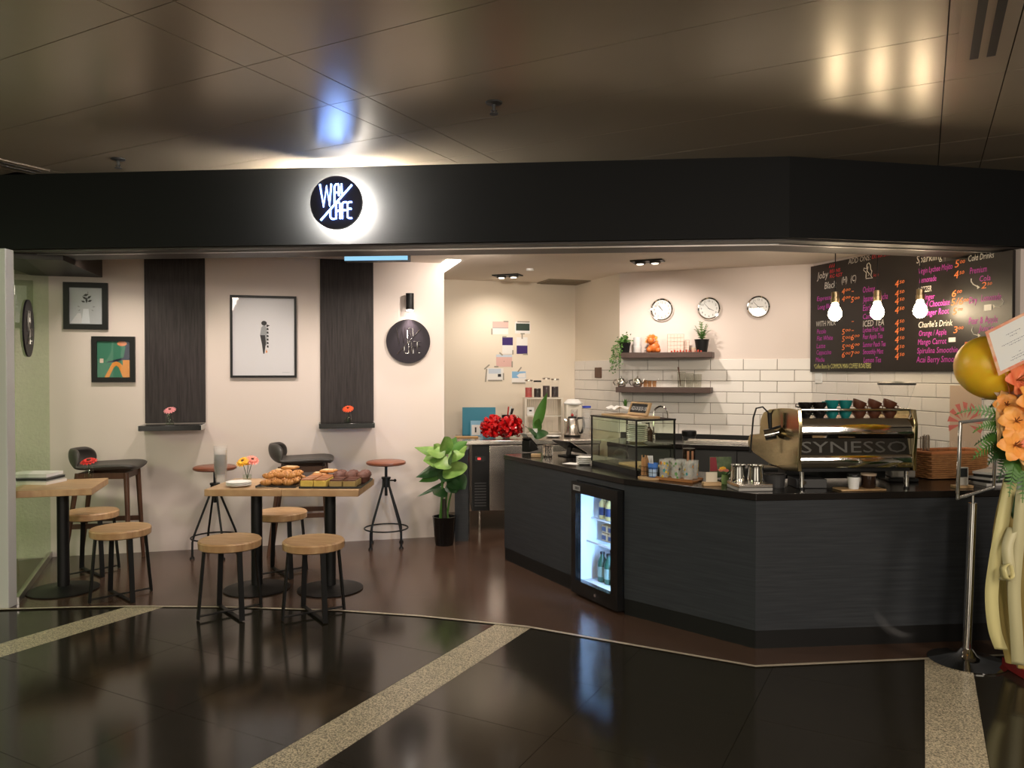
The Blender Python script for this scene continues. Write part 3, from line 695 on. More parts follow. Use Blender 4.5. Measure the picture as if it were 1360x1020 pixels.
# small dark plate and switch plate on the tiles
s_, z_, _ = W1.at(796, 495); o = B().box(-.075, -.012, -.058, .075, -.0, .058).obj('dark_wall_plate', m_walnut, bevel=.003, loc=W1.pt(s_, z_, .0095), rz=W1.rz); tag(o, 'dark brown plate mounted on the short tiled return wall', 'wall plate')
s_, z_, _ = W5.at(1089, 502); t = T('wall_switch', 'white switch plate on the tiles under the chalk menu board', 'switch', W5.pt(s_, z_, .0095), W5.rz)
B().box(-.05, -.010, -.05, .05, 0, .05).obj('plate', m_white, t, bevel=.003); B().box(-.03, -.014, -.02, .03, -.0105, .02).obj('rocker', m_white, t, bevel=.002)

# ---------------------------------------------------------------- chalk menu board
zb = W5.at(1077, 493.8)[1]; mbs = .012
mb = T('menu_board', 'large black chalk menu board with handwritten drinks and prices', 'menu board', W5.pt(0, 0, 0), W5.rz)
B().prismy([(mbs, zb), (W5.L - .03, zb), (W5.L - .03, HF - .03), (MS1 - .02, HF - .03), (MS1 - .02, HI - .03), (mbs, HI - .03)], -.035, -.0095).obj('board', M('blackboard', (.012, .0095, .0085), .38, noise=(3, (.018, .014, .012), .4)), mb, smooth=False)
CH = {'w': M('white_chalk', (.62, .60, .55), .8), 'p': M('magenta_chalk', (.50, .06, .42), .8), 'o': M('orange_chalk', (.85, .22, .06), .8), 'r': M('red_chalk', (.60, .04, .05), .8), 'y': M('yellow_green_chalk', (.62, .60, .22), .8)}
BW = Wall(W5.P + W5.n * .0365, W5.Q + W5.n * .0365); bufs = {k: B() for k in CH}
def mt(c, s, x0, x1, y, h, shear=.15):
    a0 = BW.at(x0, y)[0]; a1 = BW.at(x1, y)[0]; _, z, Y = BW.at(x0, y); add_text(bufs[c], s, a0, z, a1 - a0, h * mpp(Y), -.0365, shear)
def price(c, s, sup, x, y, h=8.5, w=5):
    mt(c, s, x, x + w, y, h)
    if sup: mt(c, sup, x + w + 1, x + w + 7.5, y - h * .55, h * .42)
for (c, s, x0, x1, y, h) in [('w', 'Joby', 1085, 1100, 371, 9), ('w', 'Black', 1095, 1110.5, 384, 9), ('w', '(H)', 1118, 1125, 376, 8), ('w', '(C)', 1130, 1137, 374, 8), ('w', 'ADD ONS:', 1126.5, 1156, 351, 7), ('r', 'EXTRA SHOT', 1158, 1186, 344, 5),
    ('r', 'iii', 1101, 1109, 356, 5), ('r', 'BEANS', 1102, 1116, 363, 4.5), ('r', 'ROAST', 1102, 1119, 369.5, 4.5), ('r', 'ice', 1160, 1167, 367.5, 4.5),
    ('p', 'Espresso', 1085, 1106, 400, 6), ('p', 'Long Black', 1086, 1108, 411, 6), ('w', 'WITH MILK', 1084, 1110, 434, 7), ('p', 'Piccolo', 1085, 1097, 443.5, 6), ('p', 'Flat White', 1085, 1106, 452.5, 6), ('p', 'Latte', 1084.5, 1096, 462.5, 6), ('p', 'Cappuccino', 1084.5, 1104, 471, 6), ('p', 'Mocha', 1083.5, 1095, 480.5, 6),
    ('p', 'Oolong', 1146, 1162, 389, 8), ('p', 'Japanese Sencha', 1146, 1179, 401, 8), ('p', 'Earl Grey', 1146, 1172, 413, 8), ('p', 'Camomile', 1146, 1172, 424, 7), ('w', 'ICED TEA', 1146, 1174, 434, 8), ('p', 'Lychee Fruit Tea', 1146, 1174, 441.5, 6.5), ('p', 'Pear Apple Tea', 1146, 1172, 450.5, 6.5), ('p', 'Summer Peach Tea', 1146, 1176, 461, 6.5), ('p', 'Smoothly Mint', 1146, 1173, 470.5, 6.5), ('p', 'Lemon Tea', 1147, 1170, 481.5, 7),
    ('y', '*Coffee Beans by COMMON MAN COFFEE ROASTERS', 1081, 1157, 489.5, 6),
    ('w', 'Sparkling', 1217, 1252, 350, 10), ('p', 'Virgin Lychee Mojito', 1220, 1265, 364, 7.5), ('p', 'Lemonade', 1221, 1243.5, 376, 7.5), ('w', '#FIZZER', 1219, 1237, 389, 7.5), ('p', 'Ginger', 1224, 1241.5, 398.5, 7), ('p', 'Iced Chocolate', 1222, 1261.5, 409, 8), ('p', 'Ginger Root', 1226, 1260.5, 419.5, 8),
    ('w', "Charlie's Drink", 1220, 1265, 435.5, 8), ('p', 'Orange / Apple', 1220.5, 1257, 446.5, 7.5), ('p', 'Mango Carrot', 1219, 1257, 458, 7.5), ('p', 'Spirulina Smoothie', 1218, 1272, 469.5, 7.5), ('p', 'Acai Berry Smoothie', 1217, 1279, 481.5, 8),
    ('w', 'Cold Drinks', 1286, 1320, 347.5, 8), ('p', 'Premium', 1288, 1310.5, 364, 8.5), ('p', 'Cola', 1301, 1315.5, 374, 7.5), ('p', 'Dry', 1287, 1298, 403.5, 9), ('p', 'Lemonade', 1303, 1329.5, 400.5, 9), ('p', 'Pear & Apple', 1286.5, 1325, 431, 9.5), ('p', 'Juice', 1299, 1320, 440, 8)]:
    mt(c, s, x0, x1, y, h)
for y, a in ((391, '4'), (401, '4'), (444.5, '5'), (454, '5'), (465, '5'), (475, '6')): price('o', a, '00', 1118, y, 7.5, 4)
for y, a in ((402, '5'), (452, '6'), (463.5, '6'), (474, '7')): price('o', a, '00', 1130, y, 7.5, 4)
for y in (389, 429, 441): mt('o', '-', 1131, 1134, y, 6)
for y in (382, 395, 405, 417, 434, 444.5, 456, 467.5, 478): price('o', '4', '50', 1188.5, y, 9.5, 5)
price('o', '5', '00', 1268, 355.5, 10, 6); price('o', '4', '50', 1267, 370, 10, 6); price('o', '6', '00', 1264, 394.5, 9, 6); price('o', '5/6', '00', 1263, 406, 9.5, 16); price('o', '5', '00', 1265, 418, 9, 6); price('o', '3', '00', 1266, 442.5, 9, 6); price('o', '2', '50', 1303, 383.5, 8.5, 7); price('o', '5', '00', 1280, 462, 8, 5)
def chalk(pts, r=.003): bufs['w'].tube([(BW.at(x, y)[0], -.0365, BW.at(x, y)[1]) for x, y in pts], r, 5)
chalk([(1150, 369), (1150.5, 362), (1147, 359), (1147.5, 356), (1151, 357), (1151.5, 351), (1154, 349), (1156, 352), (1156.5, 358), (1158, 360), (1156.5, 366), (1159, 369), (1150, 370)]); chalk([(1153, 354), (1151.5, 360), (1155, 364), (1153, 366)])
chalk([(1290, 370), (1290, 374), (1293, 378), (1299, 381)], .004); chalk([(1330, 396), (1333, 400), (1331, 405), (1327, 407), (1321, 407)]); chalk([(1292, 434), (1290.5, 439), (1293, 444), (1300, 445.5)])
for (x, y) in ((1300, 381.5), (1321, 407), (1301, 445.5)):
    bufs['w'].poly([(BW.at(x + dx, y + dy)[0], -.0368, BW.at(x + dx, y + dy)[1]) for dx, dy in ((-2.5, -3), (1.5, 0), (-2, 2.5))])
for k, nm in (('w', 'white_lettering'), ('p', 'magenta_lettering'), ('o', 'orange_lettering'), ('r', 'red_lettering'), ('y', 'yellow_lettering')): bufs[k].obj(nm, CH[k], mb, smooth=False)['kind'] = 'stuff'
for x0, y0, x1, y1 in ((1260, 448.5, 1269, 454), (1307, 405, 1317, 412)):
    a0, z1, _ = BW.at(x0, y0); a1, z0, _ = BW.at(x1, y1); B().box(a0, -.038, z0, a1, -.0355, z1).obj('sticker', m_paper, mb, smooth=False, label='small white sticker')
# taped print on the tiles beside the basket
s0 = W5.at(1263, 550)[0]; s1 = W5.at(1305, 550)[0]; z1 = W5.at(1275, 512)[1]; z0 = W5.at(1275, 597)[1]
t = T('taped_poster', 'beige poster with a red flower taped to the tiles behind the basket', 'poster', W5.pt(s0, z0, .0098), W5.rz)
B().box(0, -.002, 0, s1 - s0, 0, z1 - z0).obj('sheet', M('beige_sheet', (.58, .44, .33), .7), t, smooth=False)
b = B()
for i in range(9):
    a = pi * (-.1 + 1.2 * i / 8); c = Vector(((s1 - s0) * .5, -.0026, (z1 - z0) * .42)); d = Vector((cos(a), 0, sin(a))); n = Vector((-sin(a), 0, cos(a))) * .02
    b.poly([c + d * .04, c + d * .15 - n * 1.1, c + d * .16 + n * 1.1])
b.obj('printed_flower', M('red_flower_print', (.60, .16, .14), .7), t, smooth=False)

# ---------------------------------------------------------------- ceiling fittings inside the cafe
def twin(px, py, label):
    p = on_ceiling(px, py); t = T('twin_downlight', label, 'ceiling light', (p.x, p.y, HI - .001), W2.rz)
    B().box(-.15, -.08, -.012, .15, .08, 0).obj('trim_plate', m_black, t, bevel=.002)
    for s in (-1, 1):
        h = B().cyl((s * .07, 0, -.03), (s * .07, 0, -.0125), .052, n=20).obj('lamp_head', m_darkgrey, t)
        B().cyl((s * .07, 0, -.034), (s * .07, 0, -.0305), .030, n=16).obj('lens', M('downlight_lens', (1, 1, 1), .4, emit=((1, .85, .68), 5.0)), h)
twin(674, 365, 'black twin recessed downlight in front of the postcards'); twin(860, 346, 'black twin recessed downlight above the clocks')
p = on_ceiling(749, 374); t = T('ceiling_vent', 'square grey air vent in the cafe ceiling corner', 'vent', (p.x, p.y, HI - .001), WB.rz)
B().box(-.26, -.20, -.010, .26, .20, 0).obj('frame', M('vent_grey', (.30, .25, .18), .6), t)
b = B()
for k in range(8): B().box(-.23, -.175 + .046 * k, -.016, .23, -.150 + .046 * k, -.0105).obj('slat', M('vent_slat', (.26, .21, .15), .6), t, smooth=False)
p = on_ceiling(704, 357); o = B().cyl((0, 0, -.02), (0, 0, 0), .04, n=16).obj('smoke_detector', m_white, loc=(p.x, p.y, HI)); tag(o, 'small round detector on the cafe ceiling', 'detector')
q0 = on_ceiling(612, 345); q1 = on_ceiling(590, 360); u = (q1 - q0).normalized(); n = Vector((-u.y, u.x))
if n.x > 0: n = -n
o = B().prism([tuple(q0), tuple(q0 + n * .13), tuple(q0 + n * .13 + u * .9), tuple(q0 + u * .9)], HI - .012, HI - .001).obj('ceiling_light_panel', M('light_panel_glow', (1, 1, 1), .4, emit=((1, .93, .84), 5.0)), smooth=False); tag(o, 'bright white linear light panel in the cafe ceiling', 'ceiling light')
a = yp(457, 347, 6.0); c = yp(543.5, 339, 6.0)
t = T('blue_light_bar', 'pale blue glowing light bar just behind the fascia', 'light bar', (a.x, 6.0, a.z), WF.rz)
B().box(0, 0, 0, c.x - a.x, .09, HI - a.z).obj('housing', m_black, t, smooth=False)
B().box(.004, -.004, .004, c.x - a.x - .004, -.0005, .060).obj('diffuser', M('pale_blue_glow', (.3, .5, .6), .4, emit=((.30, .62, .85), .75)), t, smooth=False)
# pendant bulbs
def pendant(px, py, label, Y=5.85):
    p = yp(px, py, Y); t = T('pendant_bulb', label, 'pendant lamp', (p.x, p.y, HI), 0)
    zb_ = p.z - HI
    B().cyl((0, 0, -.025), (0, 0, 0), .045, n=20).obj('ceiling_rose', m_black, t)
    B().cyl((0, 0, zb_ + .165), (0, 0, -.025), .004, n=8).obj('cord', m_black, t)
    B().lathe([(.012, zb_ + .170), (.026, zb_ + .165), (.028, zb_ + .12), (.031, zb_ + .118), (.031, zb_ + .088), (.024, zb_ + .082)], 18).obj('socket', M('aged_brass', (.32, .24, .14), .3, 1.), t)
    B().lathe([(.0, zb_ - .055), (.024, zb_ - .048), (.044, zb_ - .025), (.050, zb_), (.044, zb_ + .028), (.028, zb_ + .058), (.022, zb_ + .085)], 22).obj('bulb', M('glowing_bulb', (1, 1, 1), .4, emit=((1, .78, .50), 40.0)), t)
pendant(1109, 417, 'glowing filament bulb pendant in front of the coffee column of the menu')
pendant(1165, 415, 'glowing filament bulb pendant between the other two in front of the menu'); pendant(1222, 413, 'glowing filament bulb pendant in front of the juice column of the menu')
# ---------------------------------------------------------------- seating
def bar(b, p0, p1, w, t, up=(0, 0, 1)):        # flat bar between two points
    p0 = Vector(p0); p1 = Vector(p1); d = (p1 - p0).normalized(); a = Vector(up).cross(d)
    if a.length < .05: a = Vector((1, 0, 0)).cross(d)
    a.normalize(); c = d.cross(a); vs = []
    for p in (p0, p1):
        for s, q in ((-1, -1), (1, -1), (1, 1), (-1, 1)): vs.append(p + a * (s * w / 2) + c * (q * t / 2))
    b._add(vs, [(0, 1, 2, 3), (7, 6, 5, 4), (0, 4, 5, 1), (1, 5, 6, 2), (2, 6, 7, 3), (3, 7, 4, 0)]); return b
def low_stool(label, loc, rz):
    t = T('low_stool', label, 'stool', loc, rz, 'round wooden low stools')
    B().lathe([(.0, .437), (.183, .437), (.196, .445), (.198, .485), (.190, .494), (.0, .494)], 40).obj('seat', m_oak, t)
    for sx in (-1, 1):
        for sy in (-1, 1):
            b = B(); bar(b, (sx * .118, sy * .118, .436), (sx * .146, sy * .146, .003), .032, .012, (sx, sy, 0)); b.obj('leg', m_black, t, smooth=False)
    for s in (-1, 1):
        b = B(); bar(b, (-.143, -.143 * s, .016 + .007 * s), (.143, .143 * s, .016 + .007 * s), .026, .007); b.obj('cross_bar', m_black, t, smooth=False)
    return t
def st(px, py): p = gp(px, py); return (p.x, p.y, 0)
ls = low_stool('round wooden low stool at the pastry table in front of its disc table base', st(306, 815), radians(-5))
dup(ls, st(417, 817), radians(-11), 'round wooden low stool at the pastry table in front of the cakes')
dup(ls, st(374, 762), radians(-8), 'round wooden low stool tucked behind the pastry table')
dup(ls, st(161, 793), radians(2), 'round wooden low stool in the open beside the magazine table')
dup(ls, st(122, 761), radians(4), 'round wooden low stool half hidden behind the magazine table post')

def bar_chair(label, loc, rz, sc=1.):
    t = T('bar_chair', label, 'bar stool', loc, rz, 'wooden bar chairs along the wall')
    # seat shell: profile along x (back at -x), rows across y
    prof = [(-.245, .955), (-.262, .935), (-.262, .885), (-.238, .835), (-.19, .805), (-.10, .800), (.05, .806), (.20, .812), (.262, .802), (.272, .785)]
    rows_t = []; rows_b = []
    for i, (x, z) in enumerate(prof):
        wy = .10 if i == 0 else (.165 if i == 1 else (.205 if i < 4 else .215)); wy = .17 if i == 9 else wy
        rt = []; rb = []
        for j in range(7):
            v = -1 + j / 3; cup = .016 * v * v if i > 3 else 0; bx = ((.07, .12, .13, .10, .03)[i] * v * v if i < 5 else 0)
            rt.append((x + bx, v * wy, z + cup))
        rows_t.append(rt)
    B().grid(rows_t).obj('seat_shell', m_vinyl, t, solid=.042, sub=2)
    b = B()
    for s in (-1, 1): bar(b, (-.15, s * .15, .742), (.20, s * .15, .742), .025, .05)
    for x in (-.15, .20): bar(b, (x, -.15, .742), (x, .15, .742), .025, .05)
    b.obj('apron', m_walnut, t, smooth=False)
    for x, fx in ((-.16, -.26), (.205, .235)):
        for s in (-1, 1): B().cyl((x, s * .15, .765), (fx, s * .185, .0), .022, .015, 10).obj('leg', m_walnut, t)
    for s in (-1, 1):
        b = B(); bar(b, (-.215, s * .165, .34), (.222, s * .165, .34), .02, .04); b.obj('side_rail', m_walnut, t, smooth=False)
    b = B(); bar(b, (.224, -.165, .24), (.224, .165, .24), .022, .04); b.obj('foot_rest', m_walnut, t, smooth=False)
    return t
p = yp(141, 700, 6.36); bc = bar_chair('walnut bar chair with low grey vinyl back beside the glass partition', (p.x, p.y, 0), WL.rz - .08)
p = yp(400, 700, 6.80); dup(bc, (p.x, p.y, 0), WL.rz - .05, 'walnut bar chair with low grey vinyl back behind the pastry table')

def screw_stool(label, loc, rz):
    t = T('screw_stool', label, 'stool', loc, rz, 'industrial screw stools along the wall')
    B().lathe([(.0, .742), (.160, .742), (.178, .752), (.178, .768), (.165, .776), (.0, .774)], 36).obj('seat', m_seatred, t)
    B().cyl((0, 0, .46), (0, 0, .742), .013, n=12).obj('screw_shaft', m_black, t)
    B().cyl((0, 0, .54), (0, 0, .62), .036, n=18).cyl((0, 0, .615), (0, 0, .63), .042, n=18).obj('hub', m_black, t)
    k = B().cyl((.03, -.01, .60), (.075, -.02, .60), .007, n=8).obj('locking_knob', m_black, t)
    B().sph((.08, -.021, .60), .014, n=10, m=6).obj('knob_ball', m_black, k)
    for i in range(4):
        a = pi / 4 + i * pi / 2; c, s = cos(a), sin(a)
        l = B().tube([(c * .028, s * .028, .60), (c * .04, s * .04, .54), (c * .175, s * .175, .20), (c * .190, s * .190, .14), (c * .192, s * .192, .012)], .0095, 8).obj('leg', m_black, t)
        B().cyl((c * .192, s * .192, 0), (c * .192, s * .192, .018), .021, .017, 12).obj('foot_pad', m_black, l)
    B().tube([(cos(2 * pi * i / 36) * .196, sin(2 * pi * i / 36) * .196, .165) for i in range(36)], .007, 7, True).obj('foot_ring', m_black, t)
    return t
ss = screw_stool('industrial screw stool with reddish seat beside the potted plant', st(513, 725), radians(8))
dup(ss, st(286, 738), radians(-6), 'industrial screw stool with reddish seat half hidden behind the cup stack')

# ---------------------------------------------------------------- tables
TZ = .77
def cafe_table(label, corners, base, grp):
    cx = sum(c.x for c in corners) / 4; cy = sum(c.y for c in corners) / 4
    t = T('cafe_table', label, 'table', (base[0], base[1], 0), 0, grp)
    B().prism([(c.x - base[0], c.y - base[1]) for c in corners], TZ - .048, TZ).obj('table_top', m_oak, t, bevel=.004)
    B().cyl((0, 0, .02), (0, 0, TZ - .0485), .040, n=24).obj('post', m_black, t)
    B().lathe([(.0, 0), (.232, 0), (.235, .008), (.20, .016), (.06, .026), (.045, .034), (.0, .034)], 40).obj('base_disc', m_black, t)
    B().box(-.14, -.14, TZ - .058, .14, .14, TZ - .0485).obj('mounting_plate', m_black, t, smooth=False)
    return t
def quad(o, u, v, w, d): return [o, o + u * w, o + u * w + v * d, o + v * d]
fr = gp(476, 650.5, TZ); fL = gp(271, 650, TZ)
ux = (fr - fL).normalized(); uy = Vector((-ux.y, ux.x, 0)); wd = (fr - fL).length / 2
qa = quad(fL, ux, uy, wd - .001, .56); qb = quad(fL + ux * (wd + .001), ux, uy, wd - .001, .56)
cA = (qa[0] + qa[2]) / 2; cB = (qb[0] + qb[2]) / 2
cafe_table('square oak cafe table half carrying the cup stack and croissants', qa, (cA.x, cA.y), 'oak cafe tables pushed together')
cafe_table('square oak cafe table half carrying the cake slices', qb, (cB.x, cB.y), 'oak cafe tables pushed together')
r0 = gp(122, 648.5, TZ); r1 = gp(145, 634, TZ); vv = (r1 - r0).normalized(); uu = Vector((-vv.y, vv.x, 0))
q1 = [r0 + uu * .52, r0, r0 + vv * .56, r0 + vv * .56 + uu * .52]
c1 = (q1[0] + q1[2]) / 2
cafe_table('square oak cafe table with magazines beside the glass partition', q1, (c1.x + .015, c1.y), None)

# left table: magazines and gerbera
mz = TZ + .0004
m_mag = [M('magazine_white', (.66, .64, .60), .4), M('magazine_dark', (.03, .03, .03), .35), M('magazine_grey', (.48, .47, .45), .4)]
mags = ['closed grey magazine at the bottom of the stack on the table', 'black-spined magazine in the middle of the stack', 'pale grey magazine on top of the stack']
for i, (mt_, th) in enumerate(((m_mag[2], .022), (m_mag[1], .018), (m_mag[0], .024))):
    p = gp(50 - 2 * i, 641 - i, TZ); t = T('magazine', mags[i], 'magazine', (p.x, p.y, mz), .06 * i - .1, 'magazines stacked on the table')
    B().box(-.15, -.11, 0, .15, .11, th - .0015).obj('pages', m_paper if i != 1 else m_mag[1], t, smooth=False)
    B().box(-.152, -.112, th - .0013, .152, .112, th).box(-.152, -.112, .0, -.150, .112, th).obj('cover', mt_, t, smooth=False)
    mz += th + .0005
p = gp(75, 640, TZ) + Vector((.12, .22, .0)); p.z = TZ + .0005
gerbera_jar('gerbera_vase', 'small glass jar with one red gerbera behind the magazines', p, [(0, 0, .125, .062, m_redp, .35, 0)], .10, .032)

# pastry table
def on_t(px, py, z=TZ): q = gp(px, py, z); return Vector((q.x, q.y, z + .0005))
p = on_t(293, 642)
t = T('plastic_cup_stack', 'tall stack of clear plastic cups on the pastry table corner', 'cup stack', p)
for i in range(10):
    z = .017 * i
    B().open_lathe([(.032, z + .0005), (.046, z + .115), (.0485, z + .118), (.0485, z + .121), (.046, z + .121), (.031, z + .004)], 18).obj('cup', m_plastic_clear, t)
def plate(loc, r, label, grp=None, mat=None, name='plate'):
    o = B().lathe([(.0, 0), (r * .62, 0), (r, .014), (r * .98, .018), (r * .62, .006), (.0, .005)], 28).obj(name, mat or m_ceramic, loc=loc); return tag(o, label, 'plate', grp)
p = on_t(317, 646)
for i in range(3): plate(p + Vector((0, 0, .009 * i)), .088, ['white plate at the bottom of the pile beside the cup stack', 'white plate in the middle of the pile beside the cup stack', 'white plate on top of the pile beside the cup stack'][i], 'white plates on the pastry table')
gerbera_jar('gerbera_vase', 'glass jar with yellow and coral gerberas on the pastry table', on_t(321, 640) + Vector((0, .12, 0)), [(-.03, -.01, .135, .052, m_yel, .7, -.2), (.035, .015, .145, .050, m_cor, .6, .4), (0, .02, .12, .03, m_yel, .4, 0)], .085, .034)
m_tray = M('black_tray', (.008, .008, .008), .25)
def tray(label, px0, py, px1, depth):
    a = on_t(px0, py); c = on_t(px1, py); w = (c - a).length
    t = T('serving_tray', label, 'tray', a, atan2(ux.y, ux.x))
    B().box(0, 0, 0, w, depth, .006).obj('tray_base', m_tray, t, bevel=.002)
    b = B().box(0, 0, .0062, w, .006, .014).box(0, depth - .006, .0062, w, depth, .014).box(0, .006, .0062, .006, depth - .006, .014).box(w - .006, .006, .0062, w, depth - .006, .014); b.obj('tray_rim', m_tray, t, smooth=False)
    return a, w
ta, tw_ = tray('black serving tray under the croissants', 339, 648, 393, .44); tb, tw2 = tray('black serving tray under the yellow and chocolate cakes', 396.5, 649, 479, .44)
m_crust = M('golden_croissant_crust', (.40, .15, .035), .4, noise=(18, (.62, .30, .09), .25), bump=(30, .2)); m_crustd = M('brown_pastry_crust', (.24, .085, .025), .45, noise=(18, (.42, .18, .05), .25))
cr = B(); N = 11; rows_ = []
def croissant_mesh():
    b = B(); N = 15; rows = []; pts = []; rad = []
    for i in range(N):
        u = -1 + 2 * i / (N - 1); a = u * 1.15; pts.append(Vector((.052 * sin(a), -.035 * cos(a) + .02, .0))); rad.append((.005 + .023 * (1 - u * u) ** .8) * (1.0 + .10 * ((i % 2) * 2 - 1)))
    b.tube(pts, rad, 10); b.xf(Matrix.Translation((0, 0, .0215)) @ Matrix.Scale(.78, 4)); return b.data('croissant', m_crust)
cme = croissant_mesh()
rnd = random.Random(11)
def tray_pt(a, x, y, z=0.0): return a + ux * x + uy * y + Vector((0, 0, z))
k = 0
rowsn = ['front', 'second', 'third', 'back']
for layer, z in ((0, .0075), (1, .050)):
    for r in range(4 if layer == 0 else 3):
        for i in range(3):
            x = .056 + .080 * i + (.010 if r % 2 else 0); y = .060 + .092 * r + .045 * layer
            o = bpy.data.objects.new('croissant', cme); COL.objects.link(o); o.location = tray_pt(ta, x, y, z); o.rotation_euler = (rnd.uniform(-.08, .08), rnd.uniform(-.06, .06), rnd.uniform(-.3, .3) + (pi if i % 2 else 0))
            tag(o, ('golden croissant lying on the black tray in the %s row' if layer == 0 else 'golden croissant piled on top in the %s row of the heap') % rowsn[r], 'croissant', 'croissants on the tray %d %d' % (layer, r)); k += 1
def cake(loc, w, d, h, body, top, label, grp):
    t = T('cake_slice', label, 'cake', loc, atan2(ux.y, ux.x) + rnd.uniform(-.05, .05), grp)
    B().box(0, 0, 0, w, d, h).obj('sponge', body, t, bevel=.004); B().box(.002, .002, h + .0003, w - .002, d - .002, h + .009).obj('topping', top, t, bevel=.003)
m_sponge = M('yellow_sponge', (.62, .42, .07), .75, noise=(40, (.72, .52, .12), .3), bump=(60, .3)); m_spbr = M('olive_brown_sponge', (.30, .20, .07), .75, noise=(40, (.40, .28, .10), .3), bump=(60, .3)); m_choc = M('chocolate_glaze', (.10, .032, .018), .35); m_car = M('caramel_glaze', (.36, .13, .045), .35)
for r in range(3):
    for i in range(2): cake(tray_pt(tb, .008 + .094 * i, .010 + .10 * r, .0075 + (.0 if r < 2 else 0)), .088, .088, .046, m_sponge, m_car, 'yellow sponge cake slice with caramel top in the %s row of the tray' % rowsn[r], 'yellow cake slices %d' % r)
for r in range(2):
    for i in range(2): cake(tray_pt(tb, .212 + .096 * i, .010 + .10 * r, .0075), .088, .088, .042, m_spbr, m_choc, 'brown sponge slice with chocolate glaze in the %s row of the tray' % rowsn[r], 'chocolate cake slices %d' % r)
muf = B().lathe([(.0, 0), (.030, 0), (.040, .035), (.047, .040), (.045, .058), (.028, .078), (.0, .084)], 16).data('muffin', M('dark_muffin', (.085, .030, .020), .6, noise=(30, (.16, .06, .04), .3), bump=(40, .5)))
for i in range(6):
    o = bpy.data.objects.new('chocolate_muffin', muf); COL.objects.link(o); o.location = tray_pt(tb, .24 + .088 * (i % 3) - .02, .26 + .09 * (i // 3), .0075); tag(o, 'dark chocolate muffin in the %s row behind the chocolate slices' % ('front' if i < 3 else 'back'), 'muffin', 'chocolate muffins %d' % (i // 3))
for i in range(4):
    t = T('toast_slice', 'flat toasted pastry slice laid behind the %s' % ('croissants' if i < 2 else 'yellow cakes'), 'pastry', tray_pt(ta if i < 2 else tb, .065 + .06 * (i % 2), .40 - .06 * (i // 2), .012 + .04 * (i // 2) + (.052 if i < 2 else 0) + .021 * (i % 2)), rnd.uniform(-.3, .3), 'toasted pastries %d' % (i // 2))
    B().box(-.055, -.045, 0, .055, .045, .016).obj('crust', m_crust, t, bevel=.006); B().box(-.045, -.036, .0163, .045, .036, .020).obj('filling', M('pale_bread', (.66, .45, .24), .8), t, bevel=.002)
p = on_t(341, 648.5)
t = T('serving_tongs', 'steel serving tongs lying in front of the croissants', 'tongs', p + Vector((0, 0, .004)), .1)
for s in (-1, 1): B().tube([(0, 0, 0), (.06, s * .014, .003), (.13, s * .010, 0), (.15, s * .006, .0)], [.004, .004, .004, .006], 6).obj('arm', m_chrome, t)

# ---------------------------------------------------------------- potted plant by the wall end
PY = 7.10
pb_ = gp(592, 718.5); pb_ = Vector((pb_.x, min(pb_.y, 7.04), 0))
pl = T('potted_dieffenbachia', 'tall variegated plant in a black pot at the wall end', 'plant', pb_)
B().lathe([(.078, 0), (.085, .01), (.108, .255), (.112, .262), (.100, .262), (.096, .235), (.0, .232)], 28).obj('pot', m_blackg, pl)
def leaf(parent, base, tip, wid, mat, droop=.0, fold=.25, name='leaf', nrm=None):
    base = Vector(base); tip = Vector(tip); d = tip - base; L = d.length; d.normalize()
    side = d.cross(Vector((0, 0, 1))) if nrm is None else Vector(nrm).cross(d)
    if side.length < .1: side = Vector((1, 0, 0))
    side.normalize(); up = side.cross(d).normalized(); rows = []
    for i in range(9):
        u = i / 8; w = wid * (sin(pi * min(1, u * .93 + .07) ** .75)) * .5; c = base + d * (L * u) + up * (L * droop * 4 * u * (1 - u))
        rows.append([c - side * w + up * w * fold, c - side * w * .5 + up * w * fold * .35, c, c + side * w * .5 + up * w * fold * .35, c + side * w + up * w * fold])
    return B().grid(rows).obj(name, mat, parent)
def rel(px, py, Y): return yp(px, py, Y) - pb_
stems = [(592, 600), (586, 612), (600, 606), (603, 640), (584, 648)]
for i, (x, y) in enumerate(stems):
    tp_ = rel(x, y, 7.08 - .03 * (i % 2)); B().tube([(.02 * (i - 2), .01 * (i % 2), .23), (tp_.x * .4 + .01 * (i - 2), 0, .23 + (tp_.z - .23) * .5), tp_], [.011, .009, .006], 8).obj('stem', m_leaf, pl)
B().cyl((0.005, .0, .2), (.0, .0, .42), .026, .020, 10).obj('cane', M('dark_cane', (.03, .022, .015), .7), pl)
